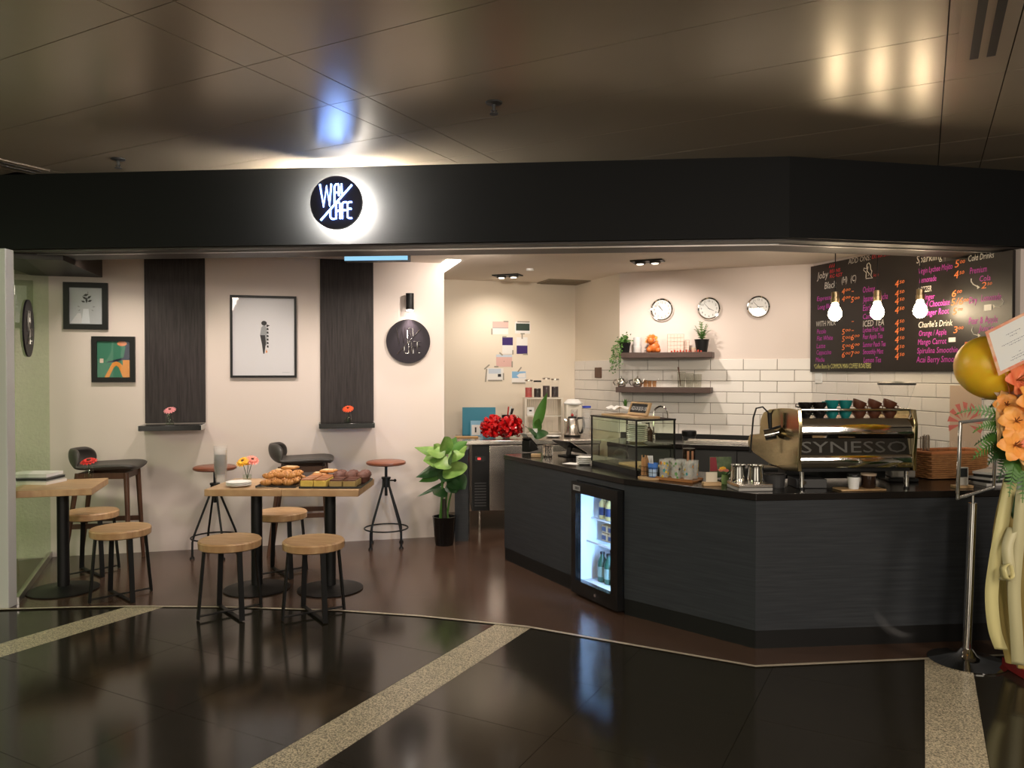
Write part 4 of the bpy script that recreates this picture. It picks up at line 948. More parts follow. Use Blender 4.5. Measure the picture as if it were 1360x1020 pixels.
for (bx, by, tx, ty, w, mt_, Yb, Yt, dr) in [(592, 600, 550, 594, .10, m_leafpale, 7.08, 7.0, .06), (592, 604, 562, 612, .17, m_leafpale, 7.05, 6.9, .10), (590, 602, 576, 590, .12, m_leafpale, 7.08, 7.0, .08), (590, 612, 552, 634, .11, m_leafdark, 7.06, 6.95, .12), (588, 622, 556, 640, .10, m_leaf, 7.06, 6.98, .08),
    (590, 640, 553, 660, .035, m_leafdark, 7.06, 6.98, .04), (596, 598, 621, 586, .12, m_leaf, 7.08, 7.0, .06), (600, 600, 590, 580, .14, m_leafpale, 7.06, 6.95, .10), (600, 606, 621, 592, .10, m_leafpale, 7.05, 6.95, .05), (597, 614, 613, 630, .20, m_leafpale, 7.02, 6.85, .12), (600, 628, 618, 650, .16, m_leafdark, 7.06, 6.95, .06),
    (598, 640, 606, 655, .12, m_leafdark, 7.05, 6.95, .05), (590, 648, 576, 657, .12, m_leafdark, 7.04, 6.92, .08), (594, 600, 606, 580, .10, m_leaf, 7.10, 7.12, .05), (594, 610, 600, 598, .13, m_leafdark, 7.0, 6.88, .1), (592, 606, 580, 622, .15, m_leafpale, 7.0, 6.86, .12), (596, 622, 587, 640, .13, m_leafdark, 7.02, 6.9, .1), (598, 600, 616, 606, .13, m_leafpale, 7.02, 6.88, .1), (590, 596, 566, 600, .12, m_leafpale, 7.03, 6.9, .1)]:
    leaf(pl, rel(bx, by, Yb), rel(tx, ty, Yt), w * 1.25, mt_, dr, nrm=(0, -.75, .65))
# ---------------------------------------------------------------- service counter
CZ = .89
V2 = lambda v: Vector((v.x, v.y))
P0 = V2(gp(670, 743)); P1 = V2(gp(829, 816)); P2 = V2(gp(1003, 862)); P3 = V2(gp(1180, 855.5)); P3 = P2 + (P3 - P2).normalized() * 1.95
line = [P0, P1, P2, P3]
c_in = offs(line, .66)
sc_ = T('service_counter', 'long dark angled service counter with glossy black top', 'counter', (P2.x, P2.y, 0))
def rl(p): return (p.x - P2.x, p.y - P2.y)
uA = (P1 - P0).normalized(); LA = (P1 - P0).length
FW = .56; fA = LA - FW - .005                 # fridge bay at the end of the first run
def seg_box(b, p, u, s0, s1, d0, d1, z0, z1):
    n = nleft(u); q = [p + u * s0 + n * d0, p + u * s1 + n * d0, p + u * s1 + n * d1, p + u * s0 + n * d1]
    return b.prism([rl(v) for v in q], z0, z1)
uB = (P2 - P1).normalized(); LB = (P2 - P1).length; uC = (P3 - P2).normalized(); LC = (P3 - P2).length
KZ = .105
seg_box(B(), P0, uA, 0, fA, 0, .025, KZ, CZ - .042).obj('front_panel', m_counter, sc_, smooth=False)
seg_box(B(), P0, uA, fA, LA, 0, .025, .812, CZ - .042).obj('front_panel', m_counter, sc_, smooth=False)
seg_box(B(), P1, uB, .0, LB, 0, .025, KZ, CZ - .042).obj('front_panel', m_counter, sc_, smooth=False)
seg_box(B(), P2, uC, .0, LC, 0, .025, KZ, CZ - .042).obj('front_panel', m_counter, sc_, smooth=False)
for p_, u_, s0, s1 in ((P0, uA, 0, fA), (P1, uB, 0, LB), (P2, uC, 0, LC)):
    seg_box(B(), p_, u_, s0, s1, .004, .024, 0, KZ - .001).obj('kickboard', m_black, sc_, smooth=False)
seg_box(B(), P0, uA, 0, .025, .026, .64, 0, CZ - .042).obj('end_panel', m_counter, sc_, smooth=False)
seg_box(B(), P2, uC, LC - .025, LC, .026, .64, 0, CZ - .042).obj('end_panel', m_counter, sc_, smooth=False)
bk = offs(line, .62); bk2 = offs(line, .64)
B().prism([rl(p) for p in bk] + [rl(p) for p in reversed(bk2)], 0, CZ - .042).obj('back_panel', m_black, sc_, smooth=False)
fo = offs(line, -.008)
B().prism([rl(p) for p in fo] + [rl(p) for p in reversed(c_in)], CZ - .040, CZ).obj('worktop', m_ctop, sc_, smooth=False, bevel=.004)

# ---------------------------------------------------------------- built-in display fridge
fp = P0 + uA * (fA + .004); frz = atan2(uA.y, uA.x)
fr_ = T('display_fridge', 'small black glass-door display fridge glowing blue-white in the counter front', 'fridge', (fp.x, fp.y, 0), frz)
w_, d_, z0, z1 = FW - .008, .48, .02, .808
m_frin = M('fridge_white_lining', (.80, .84, .88), .35)
B().box(0, d_ - .02, z0, w_, d_, z1).box(0, .0, z1 - .03, w_, d_ - .02, z1).box(0, 0, z0, w_, d_ - .02, z0 + .07).obj('cabinet_shell', m_black, fr_, smooth=False)
B().box(0, 0, z0 + .07, .02, d_ - .02, z1 - .03).box(w_ - .02, 0, z0 + .07, w_, d_ - .02, z1 - .03).obj('cabinet_side', m_black, fr_, smooth=False)
B().box(.0205, .01, z0 + .071, .026, d_ - .026, z1 - .031).box(w_ - .026, .01, z0 + .071, w_ - .0205, d_ - .026, z1 - .031).box(.0205, d_ - .026, z0 + .071, w_ - .0205, d_ - .0205, z1 - .031).box(.0265, .01, z0 + .071, w_ - .0265, d_ - .0265, z0 + .078).box(.0265, .01, z1 - .037, w_ - .0265, d_ - .0265, z1 - .031).obj('lining', m_frin, fr_, smooth=False)
dr = B().box(0, -.05, z0, w_, -.004, z0 + .095).box(0, -.05, z1 - .075, w_, -.004, z1).box(0, -.05, z0 + .095, .055, -.004, z1 - .075).box(w_ - .075, -.05, z0 + .095, w_, -.004, z1 - .075).obj('door', m_blackg, fr_, smooth=False)
B().box(.055, -.030, z0 + .095, w_ - .075, -.026, z1 - .075).obj('door_glass', m_glass, dr, smooth=False)
B().box(.028, -.054, z1 - .058, .115, -.0502, z1 - .022).obj('badge', M('silver_badge', (.45, .45, .45), .35, .6), dr, smooth=False)
b = B()
for i in range(4): b.box(.055 + .013 * i, -.0548, z1 - .050, .063 + .013 * i, -.0542, z1 - .030)
b.obj('badge_lettering', m_black, dr, smooth=False)
B().cyl((w_ * .55, -.056, z0 + .045), (w_ * .55, -.0502, z0 + .045), .011, n=14).obj('lock', m_chrome, dr)
B().box(w_ - .0335, .015, z0 + .09, w_ - .0275, .028, z1 - .05).obj('led_strip', M('cool_led_strip', (1, 1, 1), .4, emit=((.30, .56, 1), 190.0)), fr_, smooth=False)
m_wirew = M('white_coated_wire', (.75, .78, .82), .35)
def fshelf(z, y0):
    s_ = T_part('shelf', fr_, (0, 0, z))
    b = B().box(.03, y0, -.004, w_ - .03, y0 + .006, .008)
    for i in range(13): x = .034 + (w_ - .068) * i / 12; b.cyl((x, y0, 0), (x, d_ - .03, 0), .0022, n=6)
    b.box(.03, d_ - .036, -.003, w_ - .03, d_ - .03, .003)
    return b
def T_part(*a): return None
for z, y0 in ((.535, .10), (.375, .06)): fshelf(z, y0).xf(Matrix.Translation((0, 0, z))).obj('shelf', m_wirew, fr_, smooth=False)
fm = Matrix.Translation((fp.x, fp.y, 0)) @ rotz(frz)
def fpt(x, y, z): return fm @ Vector((x, y, z))
m_bot = M('amber_cold_brew', (.50, .36, .13), .2); m_dk = M('dark_green_bottle', (.015, .06, .035), .12); m_lab = M('navy_label', (.02, .03, .08), .5)
def bottle(loc, r, h, body, cap, lab, label, grp, rz=0.):
    t = T('bottle', label, 'bottle', loc, rz, grp)
    B().lathe([(.0, 0), (r * .9, 0), (r, .006), (r, h * .68), (r * .45, h * .85), (r * .42, h * .93), (0, h * .93)], 16).obj('glass_body', body, t)
    B().lathe([(r * .5, h * .931), (r * .5, h), (0, h)], 14).obj('cap', cap, t)
    B().open_lathe([(r * 1.015, h * .18), (r * 1.015, h * .52)], 16).obj('label_band', lab, t)
nm3 = ['front', 'middle', 'rear']
for i in range(4):
    for j in range(3):
        bottle(fpt(.135 + .078 * i, .135 + .085 * j, .544), .034, .165, m_bot, m_lab, m_lab, 'amber bottle with navy cap on the top fridge shelf, %s row' % nm3[j], 'amber bottles %d' % j)
        bottle(fpt(.135 + .078 * i, .125 + .085 * j, z0 + .079), .034, .21, m_dk, m_black, M('grey_green_label', (.20, .28, .24), .5), 'dark green bottle on the fridge floor, %s row' % nm3[j], 'green bottles %d' % j)
for i in range(4):
    for j in range(2):
        t = T('snack_pack', 'brown snack packet with dark print on the middle fridge shelf, %s layer' % ('lower' if j == 0 else 'upper'), 'packet', fpt(.11 + .078 * i, .13, .384 + .061 * j), frz, 'snack packets in the fridge %d' % j)
        B().box(0, 0, 0, .072, .16, .058).obj('wrapper', M('kraft_wrapper', (.36, .25, .13), .5), t, bevel=.008); B().box(.012, -.0012, .014, .060, -.0002, .044).obj('print', m_lab, t, smooth=False)

# ---------------------------------------------------------------- things on the counter
def ct(px, py): q = gp(px, py, CZ); return Vector((q.x, q.y, CZ + .0006))
RA = frz
# payment terminal
t = T('card_terminal', 'black card terminal with white receipt on its cradle', 'card terminal', ct(704, 599), RA + 2.2)
B().prismy([(-.09, 0), (.09, 0), (.09, .02), (-.05, .10), (-.09, .10)], -.04, .04).obj('cradle', m_black, t, bevel=.006)
B().prismy([(-.10, .112), (-.07, .128), (.09, .042), (.08, .022)], -.036, .036).obj('terminal', m_blackg, t, bevel=.004)
B().prismy([(-.155, .165), (-.085, .128), (-.084, .1285), (-.154, .1665)], -.028, .028).obj('receipt', m_paper, t, smooth=False)
t = T('steel_cup', 'ribbed steel cup behind the card terminal block', 'cup', ct(727.5, 607))
b = B(); prof = [(.036, 0), (.038, .085), (.042, .088), (.037, .086), (.034, .006)]
b.lathe([(.035, 0), (.038, .010), (.040, .095), (.042, .098), (.038, .096), (.035, .012), (.0, .010)], 28).obj('cup_body', m_steel, t)
for i in range(14):
    a = 2 * pi * i / 14; B().cyl((cos(a) * .0385, sin(a) * .0385, .014), (cos(a) * .0405, sin(a) * .0405, .088), .0032, n=6).obj('rib', m_steel, t)
o = B().box(-.04, -.02, 0, .04, .02, .026).obj('wooden_block', m_oak2, bevel=.003, loc=ct(712, 607), rz=RA + .9); tag(o, 'small pale wooden block at the card terminal', 'block')
t = T('tablet_register', 'black tablet till tilted on a stand facing the staff', 'tablet', ct(755, 606), RA + pi * .5)
B().box(-.06, -.07, 0, .06, .07, .012).obj('stand_base', m_black, t, bevel=.003)
bar(B(), (0, .0, .012), (.01, 0, .07), .06, .012).obj('stand_arm', m_black, t)
tb_ = B().box(-.10, -.13, -.007, .10, .13, .007); tb_.xf(Matrix.Translation((.01, 0, .078)) @ Matrix.Rotation(radians(30), 4, 'Y')).obj('tablet', m_blackg, t, bevel=.003)
b2 = B().tube([(-.10, -.13, .0075), (-.10, .13, .0075), (.10, .13, .0075), (.10, -.13, .0075)], .004, 6, True); b2.xf(Matrix.Translation((.01, 0, .078)) @ Matrix.Rotation(radians(30), 4, 'Y')).obj('metal_edge', m_alu, t)
o = B().box(-.07, -.05, 0, .07, .05, .0012).obj('paper_slip', m_paper, smooth=False, loc=ct(762, 616), rz=RA + .4); tag(o, 'white paper slip lying on the counter by the plates', 'paper')
for i in range(4):
    plate(ct(776, 617) + Vector((0, 0, .0135 * i)), .062, ['white plate at the bottom of the pile beside the display case', 'white plate second from the bottom of the pile beside the display case', 'white plate second from the top of the pile beside the display case', 'white plate on top of the pile beside the display case'][i], 'white plates beside the display case')

# glass display case
cc = ct(845, 632); dl = (ct(786, 618) - cc); cl = dl.length; dl.normalize(); dr_ = Vector((dl.y, -dl.x, 0)); CD = .30; CHh = .365
if dr_.x < 0: dr_ = -dr_
crz = atan2(-dl.y, -dl.x)                     # local x runs from the far-left corner to the near corner
far = ct(786, 618)
dc = T('display_case', 'glass pastry display case with black edges on the counter', 'display case', (far.x, far.y, CZ + .0006), crz)
# local +y should point along dr_
sgn = 1 if (rotz(crz) @ Vector((0, 1, 0))).dot(dr_) > 0 else -1
def cb(b, x0, y0, z0, x1, y1, z1): return b.box(x0, min(sgn * y0, sgn * y1), z0, x1, max(sgn * y0, sgn * y1), z1)
cb(B(), 0, 0, 0, cl, CD, .035).obj('base_plinth', m_black, dc, smooth=False)
cb(B(), .0045, .0045, CHh, cl - .0045, CD - .0045, CHh + .010).obj('top_glass', m_glassg, dc, smooth=False)
for a_ in ((-.008, -.008, cl + .008, .004), (-.008, CD - .004, cl + .008, CD + .008), (-.008, .004, .004, CD - .004), (cl - .004, .004, cl + .008, CD - .004)): cb(B(), a_[0], a_[1], CHh - .001, a_[2], a_[3], CHh + .0105).obj('edge_trim', m_black, dc, smooth=False)
for (x, y) in ((0, 0), (cl, 0), (cl, CD), (0, CD)): cb(B(), x - .005, y - .005, .035, x + .005, y + .005, CHh).obj('corner_post', m_black, dc, smooth=False)
for args in ((.006, -.002, .036, cl - .006, .002, CHh - .001), (cl - .002, .006, .036, cl + .002, CD - .006, CHh - .001), (-.002, .006, .036, .002, CD - .006, CHh - .001)): cb(B(), *args).obj('glass_pane', m_glassg, dc, smooth=False)
cb(B(), .008, .008, .19, cl - .008, CD - .008, .195).obj('glass_shelf', m_glassg, dc, smooth=False)
def cpt(x, y, z): return Matrix.Translation((far.x, far.y, CZ + .0006)) @ rotz(crz) @ Vector((x, sgn * y, z))
for i in range(9): plate(cpt(.36, .17, .1956 + .0135 * i), .075, 'white plate in the tall pile inside the display case', 'white plates inside the display case')
o = B().box(-.16, -.09, 0, .16, .09, .016).obj('wooden_board', m_oak2, bevel=.004, loc=cpt(.45, .15, .0356), rz=crz); tag(o, 'pale wooden serving board lying in the display case', 'board')
t = T('glass_cloche', 'small glass dome standing in the display case', 'cloche', cpt(.22, .12, .0356)); B().open_lathe([(.06, 0), (.06, .05), (.045, .085), (.012, .102), (.001, .104)], 20).obj('dome', m_glass, t); B().sph((0, 0, .114), .011, n=10, m=6).obj('knob', m_glass, t)
# on top of the case
tz_ = CHh + .0106
t = T('wooden_top_tray', 'flat pine tray with folded white cloth on top of the display case', 'tray', cpt(.22, .13, tz_), crz)
B().box(-.15, -.09, 0, .36, .09, .014).obj('tray_board', m_oak2, t, bevel=.003)
rnd = random.Random(3); rows = []
for i in range(9):
    rows.append([(-.12 + .022 * i, -.075 + .019 * j, .020 + .035 * abs(sin(i * .9 + .5 * j)) * (.5 + .5 * sin(pi * j / 8)) + rnd.uniform(0, .012)) for j in range(9)])
o = B().grid(rows).obj('folded_cloth', M('white_cloth', (.78, .75, .70), .9), solid=.004, sub=1, loc=cpt(.20, .13, tz_ + .014), rz=crz); tag(o, 'crumpled white cloth on the pine tray on the display case', 'cloth')
t = T('letter_sign', 'black letter board with white characters in a pine frame leaning on the display case', 'sign', cpt(.475, .10, tz_ + .0145), crz)
Lm = Matrix.Rotation(radians(-20), 4, 'X')
sw, sh_ = .25, .095
def rb(*a): return B().box(*a).xf(Lm)
B().box(0, -.008, 0, sw, .008, .018).box(0, -.008, sh_ - .012, sw, .008, sh_).box(0, -.008, .018, .014, .008, sh_ - .012).box(sw - .022, -.008, .018, sw, .008, sh_ - .012).xf(Matrix.Translation((-.12, 0, .004)) @ Lm).obj('pine_frame', m_oak2, t, smooth=False)
B().box(.014, -.002, .018, sw - .022, .004, sh_ - .012).xf(Matrix.Translation((-.12, 0, .004)) @ Lm).obj('letter_felt', m_black, t, smooth=False)
b = B(); add_text(b, 'ADD-ON $0.50-1.00', .022, .036, sw - .052, .028, -.0035); b.xf(Matrix.Translation((-.12, 0, .004)) @ Lm).obj('lettering', m_white, t, smooth=False)
t = T('bud_vase', 'tiny glass vase with a green sprig on the display case', 'flower vase', cpt(.06, .25, tz_)); B().open_lathe([(.02, .001), (.024, .03), (.014, .06), (.016, .075)], 14).obj('vase', m_glass, t)
for i in range(4): leaf(t, (0, 0, .05), (.03 * cos(i * 1.6), .03 * sin(i * 1.6), .12), .022, m_leaf)

# cutlery basket with sticks and blue cup
t = T('round_wooden_board', 'round pale wooden board under the wire cutlery caddy', 'board', ct(863, 636)); B().lathe([(0, 0), (.075, 0), (.078, .006), (.078, .012), (.0, .013)], 28).obj('disc', m_oak2, t)
cpz = CZ + .0145
def at_counter(px, py, z): q = gp(px, py, CZ); return Vector((q.x, q.y, z))
t = T('wire_caddy', 'black wire caddy holding cups and wooden stirrers', 'caddy', at_counter(864, 635.5, cpz), RA)
for k in range(2):
    b = B(); x = -.06 + .085 * k
    for z in (.002, .03, .06): b.tube([(x + .038 * cos(2 * pi * i / 16), .038 * sin(2 * pi * i / 16), z) for i in range(16)], .0016, 5, True)
    for i in range(8): a = 2 * pi * i / 8; b.cyl((x + .038 * cos(a), .038 * sin(a), .002), (x + .038 * cos(a), .038 * sin(a), .06), .0014, n=5)
    b.obj('wire_ring_basket', m_black, t)
cm_ = Matrix.Translation(at_counter(864, 635.5, cpz)) @ rotz(RA)
t = T('blue_paper_cup', 'blue and white paper cup with plastic spoons in the wire caddy', 'cup', cm_ @ Vector((.025, 0, .001)))
B().lathe([(0, 0), (.026, 0), (.034, .088), (.031, .088), (.025, .004), (0, .004)], 20).obj('cup_body', M('blue_paper', (.06, .20, .62), .5), t); B().open_lathe([(.0272, .005), (.0312, .05)], 20).obj('white_pattern', M('pale_blue_paper', (.45, .60, .80), .5), t)
for i in range(3): B().tube([(-.01 + .008 * i, 0, .006), (-.022 + .010 * i, .004, .10), (-.03 + .012 * i, .006, .135)], [.003, .003, .006], 6).obj('spoon', m_white, t)
t = T('wooden_stirrer_bundle', 'bundle of wooden stirrers standing in the wire caddy', 'stirrers', cm_ @ Vector((-.06, 0, .001)))
for i in range(16):
    a = i * 2.4; r = .007 * sqrt(i); B().box(r * cos(a) - .003, r * sin(a) - .0015, 0, r * cos(a) + .003, r * sin(a) + .0015, .105 + .012 * (i % 3)).obj('stirrer', M('orange_birch', (.55, .30, .12), .6), t, smooth=False)
# tray with patterned glasses
tp0 = ct(902, 638); t = T('glass_tray', 'dark orange wooden tray under the patterned glasses', 'tray', tp0, atan2(uB.y, uB.x) + .06)
B().box(-.13, -.075, 0, .13, .075, .012).obj('tray_base', M('orange_wood', (.36, .16, .05), .4, noise=(6, (.28, .11, .035), .3), stretch=(1, 6, 1)), t, bevel=.003); B().box(-.13, -.075, .0125, .13, -.068, .02).box(-.13, .068, .0125, .13, .075, .02).obj('tray_lip', M('orange_wood', (.36, .16, .05)), t, smooth=False)
tm = Matrix.Translation(tp0) @ rotz(atan2(uB.y, uB.x) + .06)
motif = [('lemon', M('lemon_print', (.80, .55, .03), .4)), ('leaf', M('leaf_print', (.08, .25, .05), .4)), ('teal', M('teal_print', (.03, .25, .28), .4)), ('dark', M('dark_print', (.03, .03, .03), .5)), ('orange', M('orange_print2', (.75, .25, .03), .4))]
gl = ['printed tumbler with yellow lemons', 'printed tumbler with green leaves', 'printed tumbler with teal bands', 'printed tumbler with black lettering pattern', 'printed tumbler with orange dots', 'printed tumbler with lemon slices and leaves']
for i in range(6):
    x = -.09 + .085 * (i % 3) ; y = -.033 if i < 3 else .036
    t = T('printed_glass', gl[i] + ' on the orange wooden tray', 'glass', tm @ Vector((x, y, .0127)), 0, 'printed glasses on the tray')
    B().open_lathe([(.001, .002), (.029, .002), (.033, .118), (.031, .118), (.027, .006), (.001, .006)], 18).obj('tumbler', GLASS('milky_glass', (.93, .93, .90), .05, 1.45, .18), t)
    rnd = random.Random(i)
    for k in range(16):
        a = rnd.uniform(0, 2 * pi); z = rnd.uniform(.012, .105); rr = .0296 + .0035 * z / .118 + .0008; h = rnd.uniform(.006, .014); da = h / rr
        mt_ = motif[(i if k % 3 else (i + k) % 5) % 5][1]
        B().poly([(rr * cos(a + da * c_), rr * sin(a + da * c_), z + h * s_) for c_, s_ in ((-.6, -.3), (0, -1), (.6, -.3), (.6, .4), (0, 1), (-.6, .4))]).obj('printed_motif', mt_, t, smooth=False)
# tall cold brew bottle
t = T('cold_brew_bottle', 'tall clear bottle of dark cold brew with black lid', 'bottle', ct(915, 627))
B().open_lathe([(.001, .002), (.044, .002), (.046, .01), (.046, .245), (.042, .25)], 24).obj('bottle_wall', m_glass, t); B().lathe([(0, .004), (.042, .004), (.042, .165), (0, .165)], 22).obj('coffee', M('cold_brew_liquid', (.020, .010, .006), .1), t)
B().lathe([(.048, .2505), (.050, .255), (.050, .285), (.046, .289), (0, .289)], 24).obj('lid', m_black, t); B().poly([(.0468 * cos(a), .0468 * sin(a), z) for a, z in ((-2.1, .06), (-1.1, .06), (-1.1, .15), (-2.1, .15))]).obj('label_sheet', M('orange_label', (.50, .22, .10), .5), t, smooth=False)
# card holder, leaflet and bud vase
hp = ct(945, 645)
t = T('name_card_holder', 'pale wooden card holder with a small white card', 'card holder', hp, .05); B().box(-.055, -.022, 0, .055, .022, .022).obj('wooden_base', m_oak2, t, bevel=.002); B().box(-.034, -.004, .0225, .034, .004, .082).obj('card', M('cream_card', (.70, .62, .48), .6), t, smooth=False)
t = T('acrylic_leaflet_stand', 'acrylic stand with a red and green leaflet behind the card holder', 'leaflet stand', ct(957, 636), .05)
B().box(-.075, -.03, 0, .075, .03, .003).box(-.075, -.001, .0035, .075, .001, .145).obj('acrylic', m_glass, t, smooth=False); B().box(-.072, .002, .006, .072, .003, .142).obj('leaflet', M('green_leaflet', (.05, .09, .04), .5, noise=(25, (.16, .22, .10), .2)), t, smooth=False); B().poly([(-.07, .0008 - .0022, .05), (-.02, -.0014, .05), (-.03, -.0014, .14), (-.07, -.0014, .14)]).obj('leaflet_print', M('crimson_print', (.25, .02, .03), .5), t, smooth=False)
t = T('posy_vase', 'small green glass vase with a yellow-orange posy', 'flower vase', ct(963, 643)); B().lathe([(0, 0), (.022, 0), (.026, .03), (.020, .055), (.022, .06)], 14).obj('vase', M('green_glass_vase', (.20, .30, .10), .15), t)
for i in range(5):
    b = B(); petal_flower(b, (.018 * cos(i * 1.3) - .01, .015 * sin(i * 1.3), .085 + .012 * (i % 2)), .016, Matrix.Rotation(.5, 4, 'X'), 9, 1); b.obj('flower_head', m_yel if i % 2 else m_cor, t, smooth=False)
    leaf(t, (0, 0, .05), (.05 * cos(i * 1.25), .04 * sin(i * 1.25), .08), .02, m_leaf)
# milk pitchers on a box
bp_ = ct(1002, 652); t = T('knock_box', 'low steel drip tray box under the milk pitchers', 'drip tray', bp_, atan2(uC.y, uC.x))
B().box(-.10, -.015, 0, .105, .17, .018).obj('lower_box', M('grey_box', (.35, .34, .32), .4), t, bevel=.003); B().box(-.10, -.017, .0195, .105, .172, .040).obj('steel_top', m_steel, t, bevel=.003)
bm_ = Matrix.Translation(bp_) @ rotz(atan2(uC.y, uC.x))
def pitcher(loc, label, sc=1.):
    t = T('milk_pitcher', label, 'milk pitcher', loc, 1.0, 'milk pitchers by the machine')
    B().lathe([(0, 0), (.045 * sc, 0), (.048 * sc, .02), (.043 * sc, .085 * sc), (.046 * sc, .105 * sc), (.043 * sc, .105 * sc), (.040 * sc, .085 * sc), (.044 * sc, .02), (.0, .006)], 24).obj('jug', m_chrome, t)
    B().tube([(.044 * sc, 0, .09 * sc), (.075 * sc, 0, .088 * sc), (.078 * sc, 0, .045 * sc), (.047 * sc, 0, .025 * sc)], .005, 8).obj('handle', m_chrome, t)
pitcher(bm_ @ Vector((.028, .05, .0408)), 'polished steel milk pitcher near the edge of the drip tray box', 1.); pitcher(bm_ @ Vector((-.05, .12, .0408)), 'polished steel milk pitcher at the rear of the drip tray box', .95)

# ---------------------------------------------------------------- espresso machine
ep = ct(1061, 651); EW = .70
em = T('espresso_machine', 'large chrome two-group espresso machine with champagne side panels', 'espresso machine', ep + Vector((0, 0, 0)), atan2(uC.y, uC.x) * .6)
ED = .56
m_champ = M('champagne_mirror_panel', (.62, .51, .29), .16, 1.)
for x, y in ((.03, .03), (EW - .03, .03), (.03, ED - .06), (EW - .03, ED - .06)):
    l_ = B().cyl((x, y, .012), (x, y, .104), .014, n=14).obj('leg', m_chrome, em); B().lathe([(.0, 0), (.018, 0), (.018, .011), (0, .0115)], 14, (x, y, 0)).obj('foot', m_black, l_)
B().box(.012, .035, .105, EW - .012, ED - .04, .40).obj('body', M('machine_body_dark', (.03, .03, .03), .35), em, bevel=.006)
def crow(zc, pts): return pts
prof_up = [(.034, .300), (.006, .306), (-.012, .330), (-.008, .365), (.004, .395), (.02, .418), (.034, .420)]
B().prismx(prof_up, .014, EW - .014).obj('upper_chrome_band', m_chrome, em)
B().prismx([(.034, .205), (.012, .205), (.018, .299), (.034, .299)], .014, EW - .014).obj('name_panel', M('smoked_panel', (.025, .022, .018), .12), em, smooth=False)
b = B(); add_text(b, 'SYNESSO', .02, .218, EW - .06, .066, 0); b.v = [(x, .0155 - .0006 + (z - .205) * .0 , z) for x, y, z in b.v]
b.v = [(x, .012 + (z - .205) / .094 * .006 - .0012, z) for x, y, z in b.v]; b.obj('lettering', M('grey_metal_lettering', (.11, .105, .095), .3, .3), em, smooth=False)
B().prismx([(.034, .125), (.002, .130), (-.002, .150), (.002, .190), (.012, .204), (.034, .204)], .014, EW - .014).obj('lower_chrome_band', m_chrome, em)
B().box(.02, .012, .1055, EW - .02, .034, .124).obj('lower_lip', m_black, em, smooth=False)
sidep = [(-.010, .110), (-.004, .200), (-.018, .300), (-.020, .380), (.000, .470), (.10, .475), (.25, .470), (.42, .455), (.52, .43), (.57, .38), (.59, .285), (.76, .265), (.80, .225), (.79, .185), (.68, .145), (.45, .11), (.20, .09)]
B().prismx(sidep, -.010, .0125).obj('side_panel', m_champ, em, bevel=.003); B().prismx(sidep, EW - .0125, EW + .010).obj('side_panel', m_champ, em, bevel=.003)
B().tube([(.02, .02, .47), (EW - .02, .02, .47)], .0085, 10).obj('cup_rail', m_chrome, em)
for x in (EW - .05,): B().tube([(EW - .02, .02, .47), (EW - .012, .02, .445), (EW - .02, .022, .424)], .007, 8).obj('rail_end', m_chrome, em)
B().box(.014, .036, .4005, EW - .014, ED - .06, .420).obj('cup_tray', m_steel, em, smooth=False)
# group / portafilter / wand seen beyond the side panel
pf = B().cyl((-.085, .30, .30), (-.03, .27, .315), .036, n=20).obj('portafilter_basket', m_chrome, em)
B().cyl((-.058, .285, .34), (-.062, .29, .44), .012, .014, 12).obj('portafilter_handle', m_black, pf)
B().tube([(-.02, .22, .36), (-.045, .26, .345), (-.058, .285, .335)], .008, 8).obj('portafilter_arm', m_black, pf)
B().cyl((-.03, .27, .315), (-.0105, .26, .32), .016, n=12).obj('portafilter_lug', m_chrome, pf)
B().tube([(-.011, .40, .42), (-.05, .43, .47), (-.085, .45, .46), (-.10, .46, .40), (-.115, .47, .17)], .0055, 8).obj('steam_wand', m_black, em)
eM = Matrix.Translation(ep) @ rotz(atan2(uC.y, uC.x) * .6)
def cup(loc, mat, label, grp, r=.04, h=.05, tilt=(0, 0), rz=0., inner=None):
    t = T('coffee_cup', label, 'cup', loc, rz, grp); t.rotation_euler = (tilt[0], tilt[1], rz)
    B().lathe([(0, 0), (r * .55, 0), (r * .62, .004), (r * .92, h * .55), (r, h), (r * .95, h), (r * .86, h * .55), (r * .5, .006), (0, .006)], 22).obj('bowl', mat, t)
    B().open_lathe([(r * .955, h - .0006), (r * .87, h * .55), (r * .51, .0075), (.001, .0072)], 22).obj('glazed_inside', m_ceramic, t)
    B().tube([(r * .93, 0, h * .78), (r * 1.35, 0, h * .80), (r * 1.4, 0, h * .45), (r * .85, 0, h * .35)], .0045, 7).obj('handle', mat, t)
m_teal = M('teal_glaze', (.012, .19, .185), .18); m_bcup = M('black_glaze', (.012, .010, .010), .15); m_brc = M('brown_glaze', (.13, .045, .025), .2)
TZc = .4206
for i in range(2):
    for k in range(2): cup(eM @ Vector((.075 + .085 * i, .085, TZc + .046 * k)), m_bcup, 'black glazed coffee cup on the espresso machine, %s of the pile %s' % ('bottom' if k == 0 else 'top', 'at the side panel' if i == 0 else 'beside the teal cups'), 'black cups on the machine %d' % k, .042, .045, rz=pi)
for i in range(2):
    for k in range(2): cup(eM @ Vector((.238 + .082 * i, .085, TZc + .052 * k)), m_teal, 'teal glazed coffee cup on the espresso machine, %s of the pile %s' % ('bottom' if k == 0 else 'top', 'beside the black cups' if i == 0 else 'beside the brown cups'), 'teal cups on the machine %d' % k, .040, .051, rz=2.6)
for i in range(3): cup(eM @ Vector((.405 + .094 * i, .085, TZc)), m_brc, 'brown glazed coffee cup under a tipped one, %s' % ['next to the teal cups', 'in the middle of three', 'nearest the grinder'][i], 'brown cups standing on the machine', .043, .046, rz=2.0)
